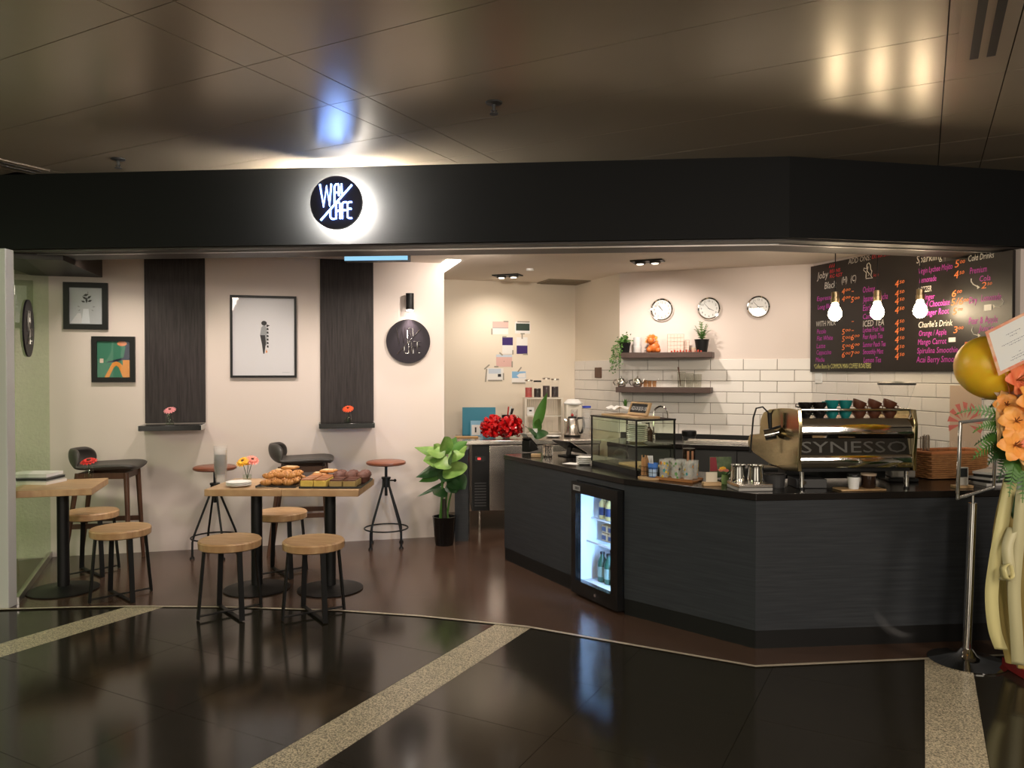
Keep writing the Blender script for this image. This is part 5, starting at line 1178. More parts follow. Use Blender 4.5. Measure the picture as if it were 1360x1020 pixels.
for i in range(3): cup(eM @ Vector((.392 + .094 * i, .085, TZc + .056)), m_brc, 'brown glazed coffee cup tipped over on another cup, %s' % ['next to the teal cups', 'in the middle of three', 'nearest the grinder'][i], 'tipped brown cups on the machine', .041, .046, (.0, .42), 0.)
for i in range(3): tumbler(eM @ Vector((.05 + .06 * i, .22, TZc + .0)), .024, .085, 'clear shot glass behind the cups on the espresso machine', 'shot glasses on the machine')
# tray with paper cup and jar under the machine
tp1 = ct(1147, 652); t = T('small_pine_tray', 'small pale tray carrying a paper cup in front of the machine', 'tray', tp1, atan2(uC.y, uC.x)); B().box(-.14, -.012, 0, .135, .10, .010).obj('board', m_oak2, t, bevel=.004)
tm1 = Matrix.Translation(tp1) @ rotz(atan2(uC.y, uC.x))
t = T('paper_cup', 'white paper cup with black lid on the small pale tray', 'cup', tm1 @ Vector((-.05, .02, .0105))); B().lathe([(0, 0), (.028, 0), (.035, .070), (0, .070)], 22).obj('cup_body', m_white, t); B().lathe([(.038, .0705), (.038, .077), (.034, .086), (0, .086)], 22).obj('lid', m_black, t)
t = T('coffee_jar', 'dark coffee jar with beige lid on the small pale tray', 'jar', tm1 @ Vector((.062, .055, .0105))); B().lathe([(0, 0), (.036, 0), (.040, .006), (.040, .072), (0, .072)], 22).obj('jar', M('dark_jar', (.03, .016, .01), .12), t); B().lathe([(.043, .0725), (.044, .084), (0, .088)], 22).obj('lid', M('beige_lid', (.50, .38, .27), .5), t)
# hoses / tamper odds under the machine
t = T('tamper_stand', 'grey plastic knock drawer under the espresso machine', 'knock box', eM @ Vector((.12, .12, 0)), 0); B().box(-.10, -.06, 0, .08, .10, .055).obj('drawer_box', m_darkgrey, t, bevel=.004); B().cyl((-.06, -.075, .035), (-.06, -.061, .035), .012, n=10).obj('knob', m_chrome, t)
B().box(.03, .26, .03, EW - .03, .50, .104).obj('reflection_blocker', m_black, em, smooth=False)  # dark box added to block the wall's reflection in the worktop
t = T('knock_out_bin', 'dark grey tapered knock-out bin beside the milk pitchers', 'bin', bm_ @ Vector((.185, .14, 0)), .1)
B().lathe([(0, 0), (.055, 0), (.066, .075), (.070, .078), (.064, .078), (.055, .06), (0, .055)], 24, sx=1.0, sy=1.0).obj('tub', m_darkgrey, t); B().cyl((-.06, 0, .070), (.06, 0, .070), .009, n=10).obj('knock_bar', m_black, t)
t = T('cleaning_cloth_box', 'small black lidded box at the rear of the drip tray box', 'box', bm_ @ Vector((.16, .30, 0)), .15)
B().box(-.12, -.05, 0, .10, .08, .09).obj('box', m_black, t, bevel=.004); B().box(-.123, -.053, .0905, .103, .083, .102).obj('lid', m_darkgrey, t, bevel=.003)
# grinder
gpz = ct(1194, 640); t = T('coffee_grinder', 'grey coffee grinder with clear cone hopper beside the machine', 'coffee grinder', gpz + Vector((0.035, .11, 0)), -.1)
B().box(-.09, -.13, 0, .09, .13, .025).obj('base', m_black, t, bevel=.006)
B().prismx([(-.12, .0255), (.11, .0255), (.11, .33), (.06, .42), (-.05, .42), (-.09, .33), (-.06, .22), (-.12, .12)], -.075, .075).obj('housing', M('silver_grey_enamel', (.42, .40, .36), .35, .3), t, bevel=.010)
B().lathe([(.055, .4205), (.060, .43), (0, .43)], 24).obj('hopper_collar', m_black, t)
B().open_lathe([(.055, .431), (.062, .46), (.105, .60), (.108, .61)], 28).obj('hopper', m_plastic_clear, t)
B().lathe([(.112, .6105), (.114, .622), (.09, .632), (0, .634)], 28).obj('hopper_lid', m_darkgrey, t)
# wicker basket with glasses
wp_ = ct(1262, 637) + Vector((.06, .13, .002)); t = T('wicker_basket', 'long orange-brown wicker basket on the counter end', 'basket', wp_, atan2(uC.y, uC.x) + .12)
BL, BD, BH = .24, .11, .165
m_wick = M('wicker', (.42, .20, .07), .6, noise=(30, (.26, .11, .035), .25))
def ring(z, s): 
    return [(sx_ * s, sy_ * s, z) for sx_, sy_ in [(BL * cos(a) / max(abs(cos(a)), abs(sin(a))) ** .75, BD * sin(a) / max(abs(cos(a)), abs(sin(a))) ** .75) for a in [2 * pi * i / 64 for i in range(64)]]]
B().grid([[Vector(p) for p in ring(0.001, .90)] + [Vector(ring(.001, .90)[0])], [Vector(p) for p in ring(BH - .01, .97)] + [Vector(ring(BH - .01, .97)[0])]]).poly(ring(.001, .9)).obj('liner', m_wick, t)
for k in range(12):
    z = .008 + k * .0137; B().tube([(x * (1 + .016 * (1 if (i // 2 + k) % 2 else -1)), y * (1 + .03 * (1 if (i // 2 + k) % 2 else -1)), zz) for i, (x, y, zz) in enumerate(ring(z, .94 + .045 * k / 12))], .0064, 6, True).obj('woven_strand', m_wick, t)
B().tube(ring(BH + .006, .99), .011, 7, True).obj('rim', M('wicker_rim', (.50, .18, .06), .6), t)
wm = Matrix.Translation(wp_) @ rotz(atan2(uC.y, uC.x) + .12)
for i in range(3): tumbler(wm @ Vector((-.045 + .085 * i, .0, .10)), .036, .13, 'clear upturned glass in the wicker basket', 'glasses in the basket')
t = T('straw_bundle', 'bundle of steel straws standing in the wicker basket', 'straws', wm @ Vector((-.17, .01, .012)))
for i in range(12): a = i * 2.4; r = .009 * sqrt(i); B().cyl((r * cos(a), r * sin(a), 0), (r * cos(a), r * sin(a), .255 + .006 * (i % 3)), .0042, n=7).obj('straw', m_steel, t)
# QR-free display stand and menus
t = T('counter_display_stand', 'pale wooden stand with a small dark screen in front of the basket', 'display stand', ct(1278, 648), .1)
B().box(-.055, -.025, 0, .055, .03, .016).obj('foot', m_oak2, t, bevel=.002); B().box(-.034, -.006, .0165, .034, .006, .125).obj('panel', M('grey_white_panel', (.50, .48, .42), .5), t, smooth=False); B().box(-.027, -.008, .065, .027, -.0063, .118).obj('screen', M('dark_screen', (.02, .025, .025), .2), t, smooth=False)
mp_ = ct(1322, 645) + Vector((.02, .06, 0)); zz = 0
for i in range(5):
    o = B().box(-.11, -.07, 0, .11, .07, .016).obj('leaflet_stack', [m_mag[0], m_mag[1]][i % 2], smooth=False, bevel=.001, loc=mp_ + Vector((.01 * (i % 2), .008 * (i % 3), .0168 * i)), rz=.2 + .12 * i); tag(o, '%s bundle of leaflets, %s of the pile at the counter end' % ('white' if i % 2 == 0 else 'black', ['bottom', 'second', 'middle', 'fourth', 'top'][i]), 'leaflets', 'leaflets at the counter end')
# ---------------------------------------------------------------- black back bench with sink along the tiled wall
BZ = .90
bb = T('back_bench', 'black glossy back bench below the tiled wall', 'bench', (W2.P.x, W2.P.y, 0), W2.rz)
_k = W5.u.dot(W2.u) / -W5.u.dot(W2.n) if W5.u.dot(W2.n) else 0
_k = abs(W5.u.dot(W2.u) / W5.u.dot(W2.n)); _e = lambda d: W2.L - .02 + _k * d
B().prism([(.02, -.60), (_e(.60) - .02, -.60), (_e(.0105), -.0105), (.02, -.0105)], BZ - .04, BZ).obj('bench_top', m_ctop, bb, bevel=.003)
B().box(.02, -.028, BZ + .0005, W2.L - .02, -.0105, BZ + .055).obj('upstand', m_black, bb, smooth=False)
B().prism([(.02, -.57), (_e(.57) - .03, -.57), (_e(.02) - .01, -.02), (.02, -.02)], 0, BZ - .041).obj('cabinet', m_black, bb, smooth=False)
for i in range(3): x0 = .03 + (W2.L - .06) / 3 * i; B().box(x0, -.586, .10, x0 + (W2.L - .06) / 3 - .006, -.571, BZ - .05).obj('cabinet_door', m_darkgrey, bb, smooth=False, bevel=.003)
def bpt(s, off, z): return W2.pt(s, z, off)
sf = Wall(W2.P + W2.n * .14, W2.Q + W2.n * .14).at(868, 590)[0]
t = T('gooseneck_tap', 'chrome gooseneck kitchen tap at the back bench', 'tap', bpt(sf, .14, BZ + .0005), W2.rz + .5)
B().cyl((0, 0, 0), (0, 0, .05), .024, .018, 16).obj('tap_base', m_chrome, t)
B().tube([(0, 0, .05), (0, 0, .25)] + [(.075 - .075 * cos(pi * i / 10), 0, .25 + .085 * sin(pi * i / 10)) for i in range(1, 11)] + [(.15, 0, .20)], .009, 8).obj('spout', m_chrome, t)
B().cyl((0, 0, .04), (0, -.06, .07), .006, n=8).obj('lever', m_chrome, t)
for px, mt_, cp, lb in ((851, m_white, m_white, 'white pump soap bottle beside the tap'), (862, M('amber_brown_bottle', (.035, .018, .010), .2), m_black, 'dark brown pump soap bottle beside the tap')):
    s_ = Wall(W2.P + W2.n * .30, W2.Q + W2.n * .30).at(px, 590)[0]
    t = T('soap_bottle', lb, 'soap bottle', bpt(s_, .30, BZ + .0005)); B().lathe([(0, 0), (.034, 0), (.036, .01), (.036, .10), (.014, .125), (.014, .135), (0, .135)], 18).obj('bottle_body', mt_, t); B().cyl((0, 0, .1355), (0, 0, .18), .006, n=8).cyl((0, 0, .172), (-.035, -.01, .172), .006, n=8).obj('pump', cp, t)
s_ = Wall(W2.P + W2.n * .3, W2.Q + W2.n * .3).at(960, 590)[0]
t = T('steel_rinse_tray', 'flat steel tray on the back bench', 'tray', bpt(s_, .32, BZ + .0005), W2.rz); B().box(-.35, -.14, 0, .35, .14, .008).obj('tray_base', m_steel, t, bevel=.002); B().box(-.35, -.14, .0085, .35, -.13, .02).box(-.35, .13, .0085, .35, .14, .02).obj('tray_edge', m_steel, t, smooth=False)
# black bench under the menu wall
b5 = T('menu_wall_bench', 'black bench along the wall under the chalk menu', 'bench', (W5.P.x, W5.P.y, 0), W5.rz)
B().box(.84, -.50, BZ - .04, W5.L - .2, -.0105, BZ).obj('bench_top', m_ctop, b5, bevel=.003)
B().box(.86, -.47, .0, W5.L - .22, -.02, BZ - .041).obj('cabinet', m_black, b5, smooth=False)

# ---------------------------------------------------------------- steel bench fridge at the back wall
SY = 7.62
a_ = yp(627, 600, SY); e_ = yp(792, 600, SY)
sb = T('steel_bench_fridge', 'stainless steel bench fridge with black louvred panel', 'bench fridge', (a_.x, SY, 0), WB.rz * .35)
SL = 1.30; SD = .80
B().box(-.14, -.02, .865, SL, SD, .905).obj('worktop', m_steel, sb, bevel=.004)
B().box(0, .03, .20, SL, SD - .05, .864).obj('cabinet', m_darkgrey, sb, smooth=False)
lp_ = B().box(.0, .0, .205, .165, .029, .855).obj('louvre_panel', m_black, sb, smooth=False)
for i in range(9): B().box(.025, -.004, .25 + .028 * i, .14, -.0005, .262 + .028 * i).obj('louvre', m_darkgrey, lp_, smooth=False)
B().box(.03, -.004, .70, .13, -.0005, .75).obj('control_display', M('control_black', (.01, .01, .01), .2), lp_, smooth=False)
B().box(.055, -.006, .715, .085, -.0042, .735).obj('red_digits', M('red_led', (.3, .01, .01), .4, emit=((1, .05, .05), 1.2)), lp_, smooth=False)
for i in range(2): x0 = .17 + .56 * i; dd = B().box(x0, -.008, .205, x0 + .55, .029, .855).obj('steel_door', m_steel, sb, bevel=.006); B().box(x0 + .02, -.014, .825, x0 + .53, -.0085, .850).obj('door_grip', m_steel, dd, smooth=False)
for x in (.08, .62, 1.2): B().cyl((x, .08, 0), (x, .08, .2), .018, n=12).obj('leg', m_steel, sb)
ep_ = gp(628, 719.5); pe = B().box(-.125, 0, 0, 0, .62, .90).obj('end_divider', m_counter, smooth=False, loc=(a_.x - .015, 7.18, 0), rz=0); tag(pe, 'dark slate divider panel behind the potted plant', 'panel')
pe.scale = (1, .38, .955)
def sbp(px, y, z=.9056):
    p = yp(px, 570, y); return Vector((p.x, y, z))
SB = .906
# teal board, framed card, chopping board
t = T('teal_board', 'large teal board leaning behind the red bow', 'board', sbp(614, 8.30, SB), .05); tl = Matrix.Rotation(radians(-6), 4, 'X')
B().box(0, 0, 0, .36, .012, .30).xf(tl).obj('board', M('teal_paint', (.012, .20, .30), .45), t, smooth=False, bevel=.002)
t = T('blue_card_frame', 'small pale blue framed card in front of the teal board', 'picture', sbp(625, 8.14, SB), .05)
B().box(0, 0, 0, .13, .010, .165).xf(tl).obj('frame', M('pale_blue_frame', (.25, .50, .68), .5), t, smooth=False); B().box(.012, -.002, .012, .10, -.0002, .12).xf(tl).obj('card', m_paper, t, smooth=False); B().box(.045, -.0035, .04, .062, -.0022, .095).xf(tl).obj('printed_mark', ink, t, smooth=False)
t = T('bread_board', 'thin wooden board lying at the end of the steel bench', 'board', sbp(617, 7.95, SB), .1); B().box(-.10, -.06, 0, .14, .06, .014).obj('board', M('amber_wood', (.50, .28, .09), .4), t, bevel=.004)
# big red bow
bwp = sbp(668, 7.86, SB); bow = T('red_bow', 'big shiny red ribbon rosette bow on the steel bench', 'bow', bwp)
rnd = random.Random(21)
for lobe, cx in enumerate((-.105, .085)):
    for ring_ in range(85):
        th_ = rnd.uniform(0, 2 * pi); ph = rnd.uniform(-.75, 1.5); d = Vector((cos(th_) * cos(ph), sin(th_) * cos(ph), sin(ph))); c0 = Vector((cx, 0, .105))
        R_a = Vector((d.x * .135, d.y * .10, d.z * .145)); n = d.orthogonal().normalized(); n = Matrix.Rotation(rnd.uniform(0, 6.28), 3, d) @ n; sd = d.cross(n)
        L = R_a.length; rows = []
        for k in range(9):
            u = k / 8; a = 2 * pi * u; out = L * (.35 + .65 * (1 - cos(a)) / 2); wob = .030 * sin(a)
            pnt = c0 + d * out + n * wob; pnt.z = max(pnt.z, .004); rows.append([pnt - sd * .013, pnt + sd * .013])
        for r in rows:
            for q in r: q.z = max(q.z, .004)
        B().grid(rows).obj('ribbon_loop', m_red, bow, smooth=True)
t = T('pen_pot', 'black pen pot with utensils behind the red bow', 'pen pot', sbp(672, 8.25, SB)); B().lathe([(0, 0), (.04, 0), (.045, .22), (.04, .22), (.036, .01), (0, .008)], 18).obj('pot', m_black, t)
for i in range(5): B().cyl((0, 0, .02), (.03 * cos(i * 1.3) + .05, .03 * sin(i * 1.3), .29 + .02 * (i % 2)), .007, n=8).obj('utensil', [m_black, m_white, m_steel, m_red, m_black][i], t)
# cut-leaf vase
vp = sbp(711, 7.70, SB); t = T('leaf_vase', 'slim vase with tall green leaves at the end of the counter', 'plant', vp)
B().lathe([(0, 0), (.034, 0), (.038, .03), (.026, .10), (.030, .115)], 16).obj('vase', m_ceramic, t)
def relv(px, py, Y): return yp(px, py, Y) - vp
leaf(t, (0, 0, .09), relv(727, 521, 7.66), .11, m_leaf, .03, nrm=(.3, -.9, .3)); leaf(t, (.0, 0, .10), relv(699, 566, 7.55), .15, m_leafdark, .10, nrm=(0, -.7, .7)); leaf(t, (0, 0, .10), relv(728, 577, 7.55), .15, m_leafdark, .12, nrm=(0, -.7, .7)); leaf(t, (0, 0, .09), relv(716, 556, 7.6), .10, m_leaf, .05, nrm=(0, -.8, .6))
# white rack with jars
rx = sbp(697, 8.38, SB); RW = .42; rk = T('white_rack', 'white two-tier rack with canisters on the steel bench', 'rack', rx, WB.rz * .35)
m_rack = M('cream_plastic', (.68, .62, .52), .5)
for x in (0, RW - .018): B().box(x, 0, 0, x + .018, .20, .40).obj('side_frame', m_rack, rk, smooth=False)
for z in (.0, .19, .385): B().box(.0185, 0, z + .001, RW - .0185, .20, z + .014).obj('shelf_board', m_rack, rk, smooth=False)
for i in range(18): B().box(.03 + .021 * i, .192, .21, .042 + .021 * i, .197, .384).obj('back_slat', m_rack, rk, smooth=False)
rm = Matrix.Translation(rx) @ rotz(WB.rz * .35)
jr = [('clear jar of pink sweets on top of the white rack', (.40, .07, .06), .11), ('clear jar of dark beans on top of the white rack', (.02, .015, .012), .10), ('clear jar of dark tea on top of the white rack', (.05, .03, .03), .13), ('clear jar of black biscuits at the end of the white rack', (.03, .02, .02), .12)]
for i, (lb, colr, h) in enumerate(jr):
    t = T('storage_jar', lb, 'jar', rm @ Vector((.055 + .098 * i, .10, .4145 - .0)), 0); t.location.z = SB + .4000
    B().open_lathe([(.001, .002), (.040, .002), (.042, .01), (.042, h + .06), (.036, h + .07)], 18).obj('glass_wall', m_glass, t); B().lathe([(0, .004), (.038, .004), (.038, h), (0, h)], 16).obj('contents', M('jar_contents_%s' % 'abcd'[i], colr, .6), t); B().lathe([(.044, h + .0705), (.044, h + .088), (0, h + .09)], 18).obj('lid', m_black if i == 1 else m_steel, t)
for i in range(3): tumbler((rm @ Vector((.09 + .1 * i, .09, .0))) + Vector((0, 0, .0152)), .034, .12, 'clear glass on the lower tier of the white rack', 'glasses in the white rack')
t = T('paper_label_box', 'small white box on the upper tier of the white rack', 'box', rm @ Vector((.02 + .05, .06, .2046)), 0); B().box(-.04, -.03, 0, .04, .03, .09).obj('box', m_white, t, bevel=.002); B().box(-.015, -.0315, .045, .015, -.0303, .062).obj('printed_mark', ink, t, smooth=False)
# white plate, kettle, dispenser
plate(sbp(735, 8.0, SB), .085, 'white plate on the steel bench beside the kettle')
kt = T('electric_kettle', 'stainless electric kettle with black handle on the steel bench', 'kettle', sbp(760, 8.08, SB), -.2)
B().lathe([(0, 0), (.085, 0), (.088, .018), (0, .02)], 28).obj('power_base', m_black, kt); B().lathe([(0, .0205), (.080, .0205), (.082, .03), (.060, .185), (.055, .195), (0, .197)], 28).obj('jug', m_steel, kt)
B().lathe([(.050, .1975), (.040, .213), (0, .217)], 24).obj('lid', m_black, kt); B().sph((0, 0, .228), .016, n=10, m=6).obj('lid_knob', M('red_knob', (.4, .03, .02), .4), kt); B().tube([(.056, 0, .195), (.115, 0, .20), (.125, 0, .12), (.10, 0, .045), (.083, 0, .04)], .013, 10).obj('handle', m_black, kt)
B().tube([(-.058, 0, .165), (-.085, 0, .185)], [.018, .010], 8).obj('spout', m_steel, kt)
ds = T('water_boiler', 'cream water dispenser standing behind the kettle', 'dispenser', sbp(761, 8.34, SB), .1); B().box(-.085, -.07, 0, .085, .09, .33).obj('body', m_rack, ds, bevel=.01); B().lathe([(.10, .3305), (.105, .345), (.06, .385), (0, .39)], 24).obj('lid', m_white, ds); B().box(-.03, -.085, .20, .03, -.0705, .28).obj('tap_panel', m_steel, ds, smooth=False)
t = T('cup_tower', 'tall stack of clear cups with a blue lid beside the display case', 'cup stack', sbp(779, 7.9, SB)); 
for i in range(10): B().open_lathe([(.033, .022 * i + .0005), (.043, .022 * i + .11), (.045, .022 * i + .112)], 16).obj('cup', m_plastic_clear, t)
B().lathe([(.046, .313), (.046, .332), (0, .334)], 16).obj('blue_lid', M('blue_plastic', (.02, .05, .45), .4), t)

# ---------------------------------------------------------------- queue sign stand
sp_ = gp(1284, 878); t = T('sign_stand', 'chrome floor sign stand with an empty tilted frame', 'sign stand', (sp_.x, sp_.y - .0, -.003))
B().lathe([(0, 0), (.19, 0), (.192, .008), (.12, .022), (.05, .045), (.028, .075), (0, .078)], 40).obj('base_disc', m_chrome, t)
q_ = yp(1292, 668, sp_.y); tx_ = q_.x - sp_.x; tzp = q_.z + .003
B().cyl((0, 0, .07), (tx_, 0, tzp), .022, .022, 20).obj('pole', m_chrome, t)
B().cyl((tx_, 0, tzp), (tx_, 0, tzp + .05), .008, n=10).obj('neck', m_chrome, t)
fl_ = yp(1266.5, 664, 4.05); fr2 = yp(1315, 648, 4.42); zb_ = tzp + .05
A_ = Vector((fl_.x - sp_.x, fl_.y - sp_.y, zb_)); C_ = Vector((fr2.x - sp_.x, fr2.y - sp_.y, zb_)); mid = (A_ + C_) / 2; sh = Vector((tx_, 0, zb_)) - mid; sh.z = 0
along = (C_ - A_).normalized(); A_ = A_ + (sh - along * sh.dot(along)); C_ = C_ + (sh - along * sh.dot(along))
H_ = Vector((.012, 0, .40))
for p0_, p1_ in ((A_, C_), (A_, A_ + H_), (C_, C_ + H_), (A_ + H_, C_ + H_)): B().cyl(p0_, p1_, .0095, n=10).obj('frame_bar', m_chrome, t)

# ---------------------------------------------------------------- congratulatory flower stand at the edge
FX = yp(1371, 700, 4.02).x; FY = 4.02
fs = T('flower_stand', 'tall congratulatory flower stand draped in gold cloth with orange flowers', 'flower stand', (FX, FY, -.003))
m_gold = M('gold_satin', (.26, .17, .04), .35, noise=(4, (.46, .36, .12), .3), stretch=(6, 6, .6), sheen=.3); m_cream = M('cream_ribbon', (.62, .56, .26), .35); m_wrap = M('apricot_wrap', (.78, .46, .18), .55); m_olive = M('olive_gold', (.20, .13, .03), .4)
B().box(-.09, -.10, 0, .10, .10, .05).obj('base', M('red_base', (.22, .012, .012), .5), fs, bevel=.004)
rows = []
for k in range(12):
    u = k / 11; z = .0505 + u * .97; r = .105 + .055 * sin(pi * u) + .01 * u
    rows.append([Vector((r * (1 + .16 * sin(9 * a + 2 * u)) * cos(a), r * (1 + .16 * sin(9 * a + 2 * u)) * sin(a), z)) for a in [2 * pi * i / 72 for i in range(73)]])
B().grid(rows).obj('cloth_drape', m_gold, fs)
def ribbon(pts, w, mat, name='ribbon', side=Vector((.55, -.83, 0))):
    P = [Vector(p) - Vector((FX, FY, 0)) for p in pts]; sm = []
    for i in range(len(P) - 1):
        p0 = P[max(i - 1, 0)]; p1 = P[i]; p2 = P[i + 1]; p3 = P[min(i + 2, len(P) - 1)]
        for k in range(6):
            u = k / 6; sm.append(.5 * ((2 * p1) + (p2 - p0) * u + (2 * p0 - 5 * p1 + 4 * p2 - p3) * u * u + (3 * p1 - p0 - 3 * p2 + p3) * u ** 3))
    sm.append(P[-1])
    return B().grid([[p - side * w / 2 - Vector((0, 0, 0)), p + side * w / 2] for p in sm]).obj(name, mat, fs, solid=.002)
R_ = lambda x, y, Y=3.86: yp(x, y, Y)
ribbon([R_(1342, 640), R_(1332, 690), R_(1322, 745), R_(1317, 790), R_(1321, 835), R_(1330, 862)], .060, m_cream, side=Vector((.96, -.28, 0)))
ribbon([R_(1358, 650, 3.80), R_(1352, 720, 3.80), R_(1347, 780, 3.80), R_(1350, 840, 3.80), R_(1352, 882, 3.82)], .055, M('pale_gold_ribbon', (.50, .46, .26), .4), side=Vector((.9, -.42, 0)))
ribbon([R_(1346, 700, 3.82), R_(1338, 725, 3.80), R_(1340, 755, 3.78), R_(1334, 770, 3.8)], .05, M('pale_gold_ribbon', (.50, .46, .26), .4), name='ribbon_tail', side=Vector((.8, -.6, 0)))
ribbon([R_(1338, 748, 3.78), R_(1332, 754, 3.76), R_(1336, 768, 3.75), R_(1343, 765, 3.77), R_(1340, 750, 3.78)], .04, m_cream, name='bow_knot', side=Vector((.3, -.9, .3)))
B().cyl((0, 0, .9), (0, 0, 1.35), .05, .10, 16).obj('foliage_core', m_leafdark, fs)
def rf(px, py, Y): return yp(px, py, Y) - Vector((FX, FY, -.003))
# wrapping paper petals
def wrap(px, py, Y, w, h, ang, mat, name='wrapping_paper'):
    c = rf(px, py, Y); rows = []
    for i in range(8):
        u = i / 7 - .5
        rows.append([c + Matrix.Rotation(ang, 3, 'Y') @ Vector((u * w * (1 - .45 * v) + .012 * sin(7 * u + 5 * v), .05 * cos(6.28 * u) * v + .03 * sin(9 * u) * v - .03 * v, (.5 - v) * h + .02 * sin(10 * u) * v)) for v in [j / 5 for j in range(6)]])
    B().grid(rows).obj(name, mat, fs, solid=.0015)
wrap(1335, 560, 3.86, .16, .28, .35, m_wrap); wrap(1352, 590, 3.80, .15, .22, -.2, m_wrap); wrap(1350, 525, 3.9, .20, .20, -.5, M('blush_wrap', (.70, .52, .42), .6)); wrap(1375, 570, 3.82, .2, .3, .1, m_wrap)
m_lily = M('orange_lily', (.85, .27, .035), .5, noise=(12, (.90, .45, .10), .3)); m_coral = M('coral_lily', (.80, .13, .05), .5, noise=(12, (.85, .30, .12), .3))
def lily(px, py, Y, r, mat, tilt):
    c = rf(px, py, Y); tm_ = Matrix.Translation(c) @ tilt
    for i in range(6):
        a = 2 * pi * i / 6; d = Vector((cos(a), sin(a), 0)); n = Vector((-sin(a), cos(a), 0)); rows = []
        for k in range(6):
            u = k / 5; w = r * .46 * sin(pi * (u * .80 + .14)) * (1 + .10 * sin(9 * u)); p_ = d * (r * (u ** .8)) + Vector((0, 0, r * (.55 * u - .45 * u ** 3))); rows.append([p_ - n * w + Vector((0, 0, .25 * w)), p_, p_ + n * w + Vector((0, 0, .25 * w))])
        B().grid(rows).xf(tm_).obj('petal', mat, fs)
    b = B()
    for i in range(5): a = 2 * pi * i / 5; b.cyl((0, 0, 0), (r * .2 * cos(a), r * .2 * sin(a), r * .55), .0025, n=5)
    b.xf(tm_).obj('stamens', M('stamen', (.30, .10, .02), .6), fs)
tf = Matrix.Rotation(radians(75), 4, 'X')
for (x, y, Y, r, mt_, az) in [(1350, 505, 3.84, .085, m_coral, .3), (1349, 560, 3.78, .08, m_lily, -.3), (1347, 592, 3.75, .085, m_lily, -.1), (1368, 535, 3.78, .09, m_lily, .2), (1372, 590, 3.76, .09, m_coral, .3), (1337, 538, 3.84, .06, m_lily, -.5), (1361, 485, 3.88, .07, m_coral, .2), (1385, 510, 3.8, .09, m_coral, .4)]:
    lily(x, y, Y, r, mt_, rotz(az) @ tf)
def fern(p0, p1, wid, mat, seed, sag=.04):
    p0 = Vector(p0); p1 = Vector(p1); b = B(); n_ = 14; d = p1 - p0; sd = d.cross(Vector((0, -1, .15))).normalized(); pts = []
    for k in range(n_ + 1):
        u = k / n_; pts.append(p0 + d * u + Vector((0, 0, sag * 4 * u * (1 - u))))
    b.tube(pts, .0022, 5)
    for k in range(1, n_):
        u = k / n_; w = wid * (1 - u) ** .7 * (1 if k > 2 else .6); tg = d.normalized()
        for s in (-1, 1):
            tip = pts[k] + sd * s * w + tg * w * .55; m_ = (pts[k] + tip) / 2; b.poly([pts[k] - tg * .004, m_ - tg * w * .10, tip, m_ + tg * w * .22, pts[k] + tg * .008])
    b.obj('fern_frond', mat, fs, smooth=False)
for i, (x0, y0, Y0, x1, y1, Y1, w, mt_) in enumerate([(1338, 560, 3.85, 1268, 551, 3.85, .05, m_leaf), (1338, 575, 3.84, 1292, 575, 3.82, .05, m_leaf), (1342, 590, 3.84, 1294, 592, 3.85, .045, m_leafdark), (1345, 590, 3.84, 1291, 611, 3.8, .085, m_leaf), (1345, 600, 3.82, 1312, 618, 3.78, .08, m_leafdark), (1347, 600, 3.82, 1326, 640, 3.78, .07, m_leafdark), (1352, 605, 3.8, 1340, 660, 3.76, .08, m_leaf), (1362, 605, 3.8, 1358, 668, 3.76, .09, m_leaf), (1340, 550, 3.9, 1312, 545, 3.92, .04, m_leafdark), (1340, 520, 3.9, 1304, 522, 3.95, .02, m_olive)]):
    fern(rf(x0, y0, Y0), rf(x1, y1, Y1), w, mt_, i)
for i, (x0, y0, x1, y1, w) in enumerate([(1345, 500, 1352, 480, .07), (1350, 620, 1345, 690, .09), (1358, 625, 1362, 680, .10), (1368, 480, 1352, 470, .08)]): leaf(fs, rf(x0, y0, 3.9), rf(x1, y1, 3.84), w, m_leafdark, .05, nrm=(0, -1, .1))
# balloon and card
bp2 = yp(1312, 487, 3.98); r_ = 40 * mpp(3.98); bl = T('yellow_balloon', 'shiny yellow balloon tied to the flower stand', 'balloon', bp2)
B().lathe([(0, r_ * 1.02)] + [(r_ * sin(a) * (1 if a < 1.6 else 1 - .08 * (a - 1.6)), r_ * 1.02 * cos(a) * (1 if a < 1.6 else 1.12)) for a in [pi * i / 20 for i in range(1, 20)]] + [(.004, -r_ * 1.15), (.010, -r_ * 1.2), (0, -r_ * 1.2)], 40).xf(Matrix.Rotation(radians(-28), 4, 'Y')).obj('balloon_skin', M('yellow_latex', (1.0, .58, .03), .34), bl)
MATS['yellow_latex'].node_tree.nodes['Principled BSDF'].inputs['Subsurface Weight'].default_value = .8
MATS['yellow_latex'].node_tree.nodes['Principled BSDF'].inputs['Subsurface Radius'].default_value = (.3, .15, .03)
MATS['yellow_latex'].node_tree.nodes['Principled BSDF'].inputs['Subsurface Scale'].default_value = .3
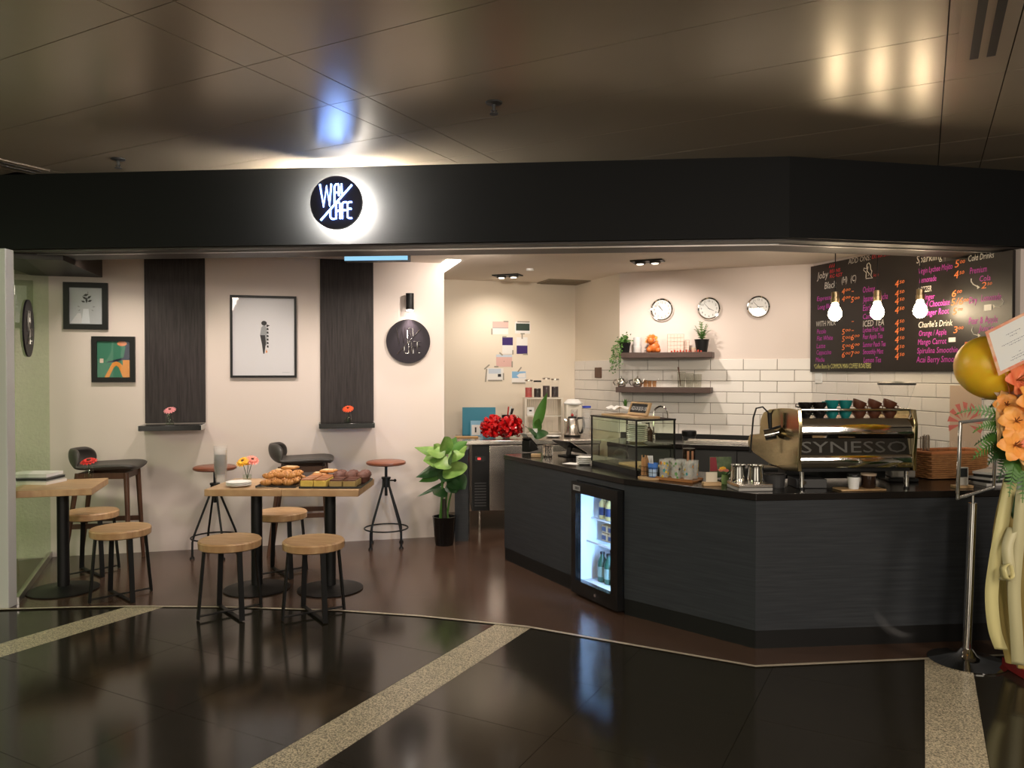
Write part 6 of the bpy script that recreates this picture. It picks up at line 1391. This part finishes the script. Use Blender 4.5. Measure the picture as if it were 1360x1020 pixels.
kd = Matrix.Rotation(radians(-28), 4, 'Y') @ Vector((0, 0, -r_ * 1.2)); B().tube([kd, kd + Vector((.05, .0, -.06)), Vector((yp(1350, 560, 3.98) - bp2))], .0015, 5).obj('string', m_cream, bl)
cY = 3.80; A1 = yp(1308, 441, cY); B1 = yp(1372, 409, cY - .05); C1 = yp(1326, 499, cY); gc = T('greeting_card', 'large pale greeting card with floral border on the flower stand', 'card', A1)
ex = (B1 - A1); ez = (C1 - A1); nn = ex.cross(ez).normalized(); nn = nn if nn.y < 0 else -nn
def cp(u, v, o=0.): return ex * u + ez * v + nn * o
def cquad(b, u0, v0, u1, v1, o): b.poly([cp(u0, v0, o), cp(u1, v0, o), cp(u1, v1, o), cp(u0, v1, o)])
b = B(); b._add([cp(u, v, o) for o in (0, .003) for u, v in ((0, 0), (1, 0), (1, 1), (0, 1))], [(0, 1, 2, 3), (7, 6, 5, 4), (0, 4, 5, 1), (1, 5, 6, 2), (2, 6, 7, 3), (3, 7, 4, 0)]); b.obj('card_sheet', M('peach_card', (.75, .48, .30), .6, noise=(20, (.70, .22, .12), .12)), gc, smooth=False)
b = B(); cquad(b, .06, .06, .97, .93, .0034); b.obj('writing_field', M('pale_blue_card', (.66, .70, .72), .6, noise=(5, (.74, .72, .64), .3)), gc, smooth=False)
for i, (u0, u1, v) in enumerate([(.36, .66, .26), (.42, .58, .32), (.22, .88, .44), (.36, .62, .49), (.50, .56, .70), (.34, .84, .76), (.30, .88, .81), (.48, .62, .90)]):
    b = B(); n_ = int((u1 - u0) / .035)
    for k in range(n_): uu0 = u0 + (u1 - u0) * k / n_; cquad(b, uu0, v, uu0 + (u1 - u0) / n_ * .72, v + .012 + .008 * (k % 2), .0038)
    b.obj('handwritten_line', inkg, gc, smooth=False)
B().tube([Vector((0, 0, 0)) + ez * .9 + ex * .15, rf(1350, 560, 3.92) + Vector((FX, FY, -.003)) - A1], .004, 6).obj('card_stick', M('orange_stick', (.55, .20, .06), .5), gc)
